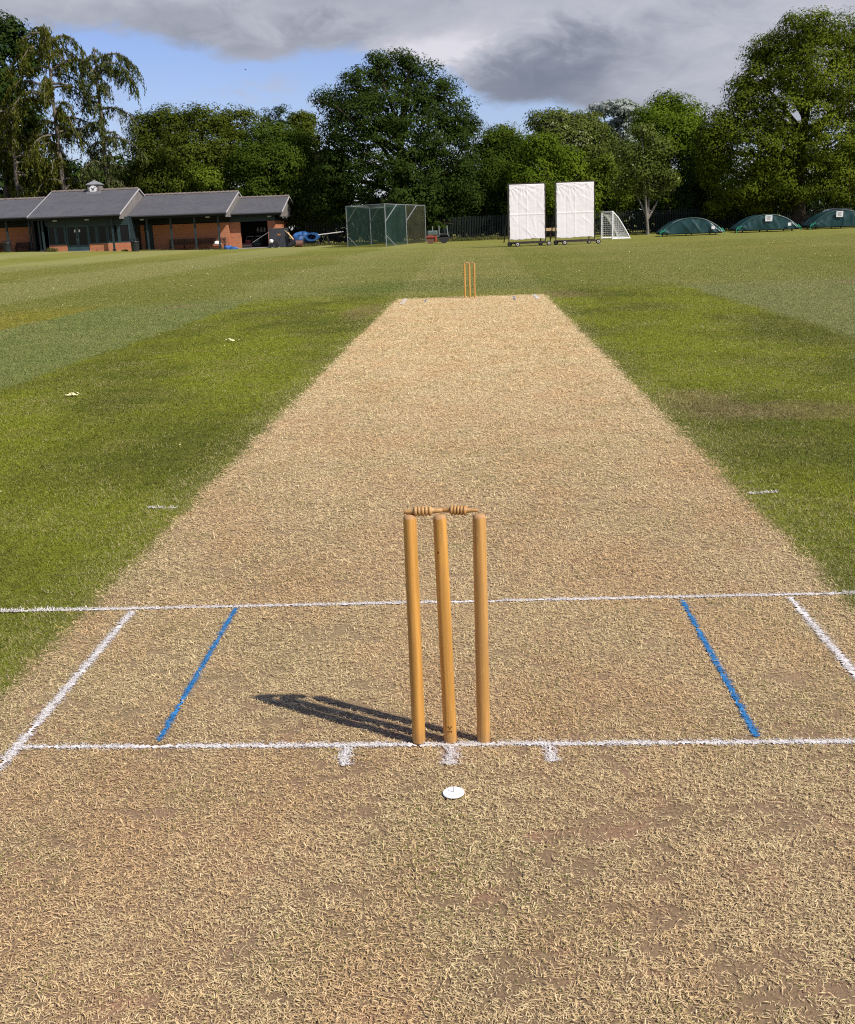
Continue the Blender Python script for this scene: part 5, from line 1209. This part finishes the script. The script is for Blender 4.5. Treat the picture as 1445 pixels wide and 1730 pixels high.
# long grass tufts: base of the pavilion, net and fence
tufts = []
def tuft_line(u0, u1, Y, h, n, zf=None):
    for _ in range(n):
        u = rng.uniform(u0, u1); y = Y+rng.normal(0, 0.25); X = ax(u, y, 415)
        if vnoise(np.array([X]), np.array([y]), 0.6, 71, 2)[0] < 0.45: continue
        tufts.append((X, y, g(X, y), h*rng.uniform(0.4, 1.2)))
tuft_line(0, 72, 97.0, 0.14, 250); tuft_line(80, 95, 95.3, 0.38, 110); tuft_line(163, 178, 95.4, 0.30, 110); tuft_line(195, 215, 95.6, 0.2, 110); tuft_line(240, 385, 97.2, 0.13, 260); tuft_line(385, 410, 99.2, 0.25, 130)
for dY in (0, 1.2, 2.6, 4.0): tuft_line(498, 590, 97.2+dY, 0.30, 260); tuft_line(740, 860, 96+dY, 0.30, 380); tuft_line(588, 720, 95+dY, 0.18, 160); tuft_line(1010, 1110, 93.5+dY, 0.16, 160); tuft_line(1110, 1445, 92.5+dY, 0.14, 260)
a = np.array(tufts); rep = 4; a = np.repeat(a, rep, 0); n = len(a); a[:, 0] += rng.normal(0, 0.06, n); a[:, 1] += rng.normal(0, 0.06, n)
V, Q, T = blades(a[:, 0], a[:, 1], np.zeros(n), a[:, 3], np.full(n, 0.035), rng.uniform(0.7, 1.5, n), rng.random(n)*6.28); V[:, 2] += np.repeat(a[:, 2], 5)
var = rng.random(n)*0.89
m_tuft = leafmat('long_grass', (0.075, 0.09, 0.022), (0.17, 0.15, 0.055))
tag(npmesh('long_grass', V, Q, T, m_tuft, np.concatenate([var, var])), 'long grass along the building and fence', None, None, 'stuff')

# pale clover heads and dry clippings over the field
cx_ = rng.uniform(-26, 26, 1500); cy__ = 2+58*rng.random(1500)**1.3; k = in_view(cx_, cy__) & (edge_prob(cx_, cy__) > 0.95); cx_, cy__ = cx_[k], cy__[k]; n = len(cx_)
sz = rng.uniform(0.006, 0.016, n)*np.clip(cy__/14, 0.8, 2.2); Nn = rng.normal(size=(n, 3))*0.5+np.array([0, -0.4, 1.0])
V, Q = leaves(np.c_[cx_, cy__, np.full(n, 0.018)], Nn, 1.0, 0.9)
V = (V.reshape(n, 4, 3)-np.c_[cx_, cy__, np.full(n, 0.018)][:, None])*sz[:, None, None]+np.c_[cx_, cy__, np.full(n, 0.018)][:, None]
tag(npmesh('clover_flowers', V.reshape(-1, 3), Q, mat=m_scrap, var=rng.random(n)), 'pale clover heads and clippings in the grass', None, None, 'stuff')

# bird high in the sky
bp = at(415, 118, 150); bd_ = MB()
bd_.tube([(-0.22, 0, 0), (0, 0, 0.04), (0.26, 0, 0.02)], [0.02, 0.07, 0.015], 6).add([(0.05, 0, 0.06), (-0.08, 0.05, 0.06), (-0.15, 0.3, 0.2), (-0.05, 0.32, 0.2)], [(0, 1, 2, 3)]).add([(0.05, 0, 0.06), (-0.08, -0.05, 0.06), (-0.15, -0.3, 0.2), (-0.05, -0.32, 0.2)], [(0, 3, 2, 1)])
o = bd_.build('bird', m_dk); o.location = bp; o.scale = (0.6, 0.6, 0.6); tag(o, 'tiny dark bird flying in the blue gap between the clouds', 'bird')

# ------------------------------------------------------------------ light and sky
SD = Vector((0.563, -0.340, 0.715)).normalized(); EL = math.asin(SD.z); RO = math.atan2(SD.x, SD.y)
sl = bpy.data.lights.new('sun', 'SUN'); sl.energy = 5.0; sl.angle = R_(0.53); sl.color = (1.0, 0.955, 0.88)
so = bpy.data.objects.new('sun', sl); COL.objects.link(so); so.rotation_euler = SD.to_track_quat('Z', 'Y').to_euler(); so.location = (30, -30, 40)
wd = bpy.data.worlds.new('World'); scene.world = wd; wd.use_nodes = True; t = NT(wd.node_tree)
sky = t.n('ShaderNodeTexSky', sky_type='NISHITA'); sky.sun_disc = False; sky.sun_elevation = EL; sky.sun_rotation = RO; sky.air_density = 1.0; sky.dust_density = 0.6; sky.ozone_density = 1.5
Gv = t.n('ShaderNodeTexCoord').outputs['Generated']; X, Y, Z = t.xyz(Gv)
azm = t.m('ARCTAN2', X, Y); el = t.m('ARCSINE', Z)
# azimuth and elevation in hundredths of a radian, azimuth from the pitch axis
A_ = t.mul(azm, 100.0); E_l = t.mul(el, 100.0)
vec = t.comb(t.mul(A_, 0.10), t.mul(E_l, 0.22), 0.0)
n1 = t.noise(vec, 1.0, 6, 0.58, 0.4); n2 = t.noise(t.comb(t.mul(A_, 0.045), t.mul(E_l, 0.13), 3.7), 1.0, 5, 0.55, 0.3); n3 = t.noise(t.comb(t.mul(A_, 0.35), t.mul(E_l, 0.6), 9.1), 1.0, 5, 0.6)
def dirpx(u, v):
    d = CF+CR*(u-W/2)/FPX-CU*(v-H/2)/FPX; d = d/np.linalg.norm(d); return 100*math.atan2(d[0], d[1]), 100*math.asin(d[2])
fc = t.n('ShaderNodeFloatCurve'); cv = fc.mapping.curves[0]
# lower edge of the cloud deck: elevation against azimuth
edge = [(-300, 40), (0, 48), (150, 58), (250, 66), (330, 88), (420, 104), (500, 98), (570, 88), (640, 92), (700, 118), (770, 132), (810, 172), (870, 186), (930, 182), (1000, 196), (1100, 215), (1300, 230), (1445, 230), (1700, 250)]
pts = []
for u, v in edge:
    a, e_ = dirpx(u, v); pts.append(((a+70)/140, (e_)/40))
cv.points[0].location = (0.0, pts[0][1]); cv.points[1].location = (1.0, pts[-1][1])
for p in pts: cv.points.new(*p)
fc.mapping.update(); t.put(fc.inputs['Value'], t.ss(A_, -70, 70, 0, 1, False))
ed = t.mul(fc.outputs[0], 40.0)
hgt = t.sub(t.add(E_l, t.add(t.mul(t.sub(n1, 0.5), 3.6), t.mul(t.sub(n3, 0.5), 1.6))), ed)
cov = t.mul(t.ss(hgt, -0.5, 1.0), t.ss(t.add(E_l, t.mul(t.sub(n2, 0.5), 40.0)), 45.0, 28.0))
# thin wisps in the blue and a pale haze low down
n4 = t.noise(t.comb(t.mul(A_, 0.22), t.mul(E_l, 0.42), 5.3), 1.0, 6, 0.62, 0.6)
A_w = t.add(A_, t.mul(t.sub(n1, 0.5), 12.0)); E_w = t.add(E_l, t.mul(t.sub(n4, 0.5), 5.0))
def blob(u, v, su, sv):
    a, e_ = dirpx(u, v); dx = t.mul(t.sub(A_w, a), 18.62/su); dy = t.mul(t.sub(E_w, e_), 18.62/sv)
    q = t.add(t.mul(dx, dx), t.mul(dy, dy)); return t.m('POWER', 2.718, t.mul(q, -1.0))
wisp = t.mul(t.add(t.add(blob(400, 150, 50, 16), blob(470, 145, 40, 20)), t.add(blob(560, 170, 60, 22), blob(230, 215, 70, 45))), t.ss(n3, 0.38, 0.62))
cov = t.m('MAXIMUM', cov, t.mul(wisp, 0.45))
hz = t.mul(t.ss(E_l, 11.0, 2.0), 0.22); cov = t.m('MAXIMUM', cov, hz)
# tone of the cloud: pale body, dark slate belly, sunlit shoulders
n4 = t.noise(t.comb(t.mul(A_, 0.22), t.mul(E_l, 0.42), 5.3), 1.0, 6, 0.62, 0.6)
tone = t.add(0.53, t.mul(t.sub(n2, 0.5), 0.85)); tone = t.add(tone, t.add(t.mul(t.sub(n1, 0.5), 0.45), t.mul(t.sub(n4, 0.5), 0.62)))
for (u, v, su, sv, k) in ((735, 95, 85, 36, 0.62), (670, 60, 60, 24, 0.20), (800, 60, 60, 40, 0.18), (890, 130, 140, 48, -0.46), (960, 160, 120, 30, -0.16), (420, 92, 120, 22, -0.12), (560, 70, 130, 24, -0.14), (1050, 60, 160, 50, -0.14), (1330, 22, 130, 40, 0.26), (1130, 100, 110, 36, 0.04), (1010, 100, 160, 55, -0.14), (1000, 30, 70, 20, 0.12), (840, 40, 60, 50, 0.14), (60, 25, 160, 40, 0.08), (330, 20, 200, 22, -0.06), (540, 15, 80, 15, 0.16), (920, 8, 120, 20, 0.14)):
    tone = t.add(tone, t.mul(blob(u, v, su, sv), k))
cr = t.n('ShaderNodeValToRGB'); t.put(cr.inputs[0], t.add(0.25, t.mul(tone, 0.6))); e = cr.color_ramp.elements
e[0].position, e[0].color = 0.10, (1.7, 1.95, 2.6, 1); e[1].position, e[1].color = 0.84, (6.9, 6.8, 7.5, 1)
k = e.new(0.33); k.color = (2.5, 2.75, 3.45, 1); k = e.new(0.55); k.color = (4.1, 4.3, 5.05, 1); k = e.new(0.70); k.color = (5.1, 5.15, 5.9, 1)
skyc = t.mix(1.0, sky.outputs[0], (1.0, 1.0, 1.32), 'MULTIPLY')
col = t.mix(cov, skyc, cr.outputs[0])
bg = t.n('ShaderNodeBackground'); t.put(bg.inputs[0], col); bg.inputs[1].default_value = 0.088
t.put(t.n('ShaderNodeOutputWorld').inputs[0], bg.outputs[0])

scene.view_settings.view_transform = 'Standard'; scene.view_settings.look = 'None'; scene.view_settings.exposure = 0.26; scene.view_settings.gamma = 1.0; scene.view_settings.use_curve_mapping = False
cy_ = scene.cycles; cy_.max_bounces = 6; cy_.transparent_max_bounces = 12; cy_.caustics_reflective = False; cy_.caustics_refractive = False
cy_.use_denoising = False; cy_.filter_width = 1.15
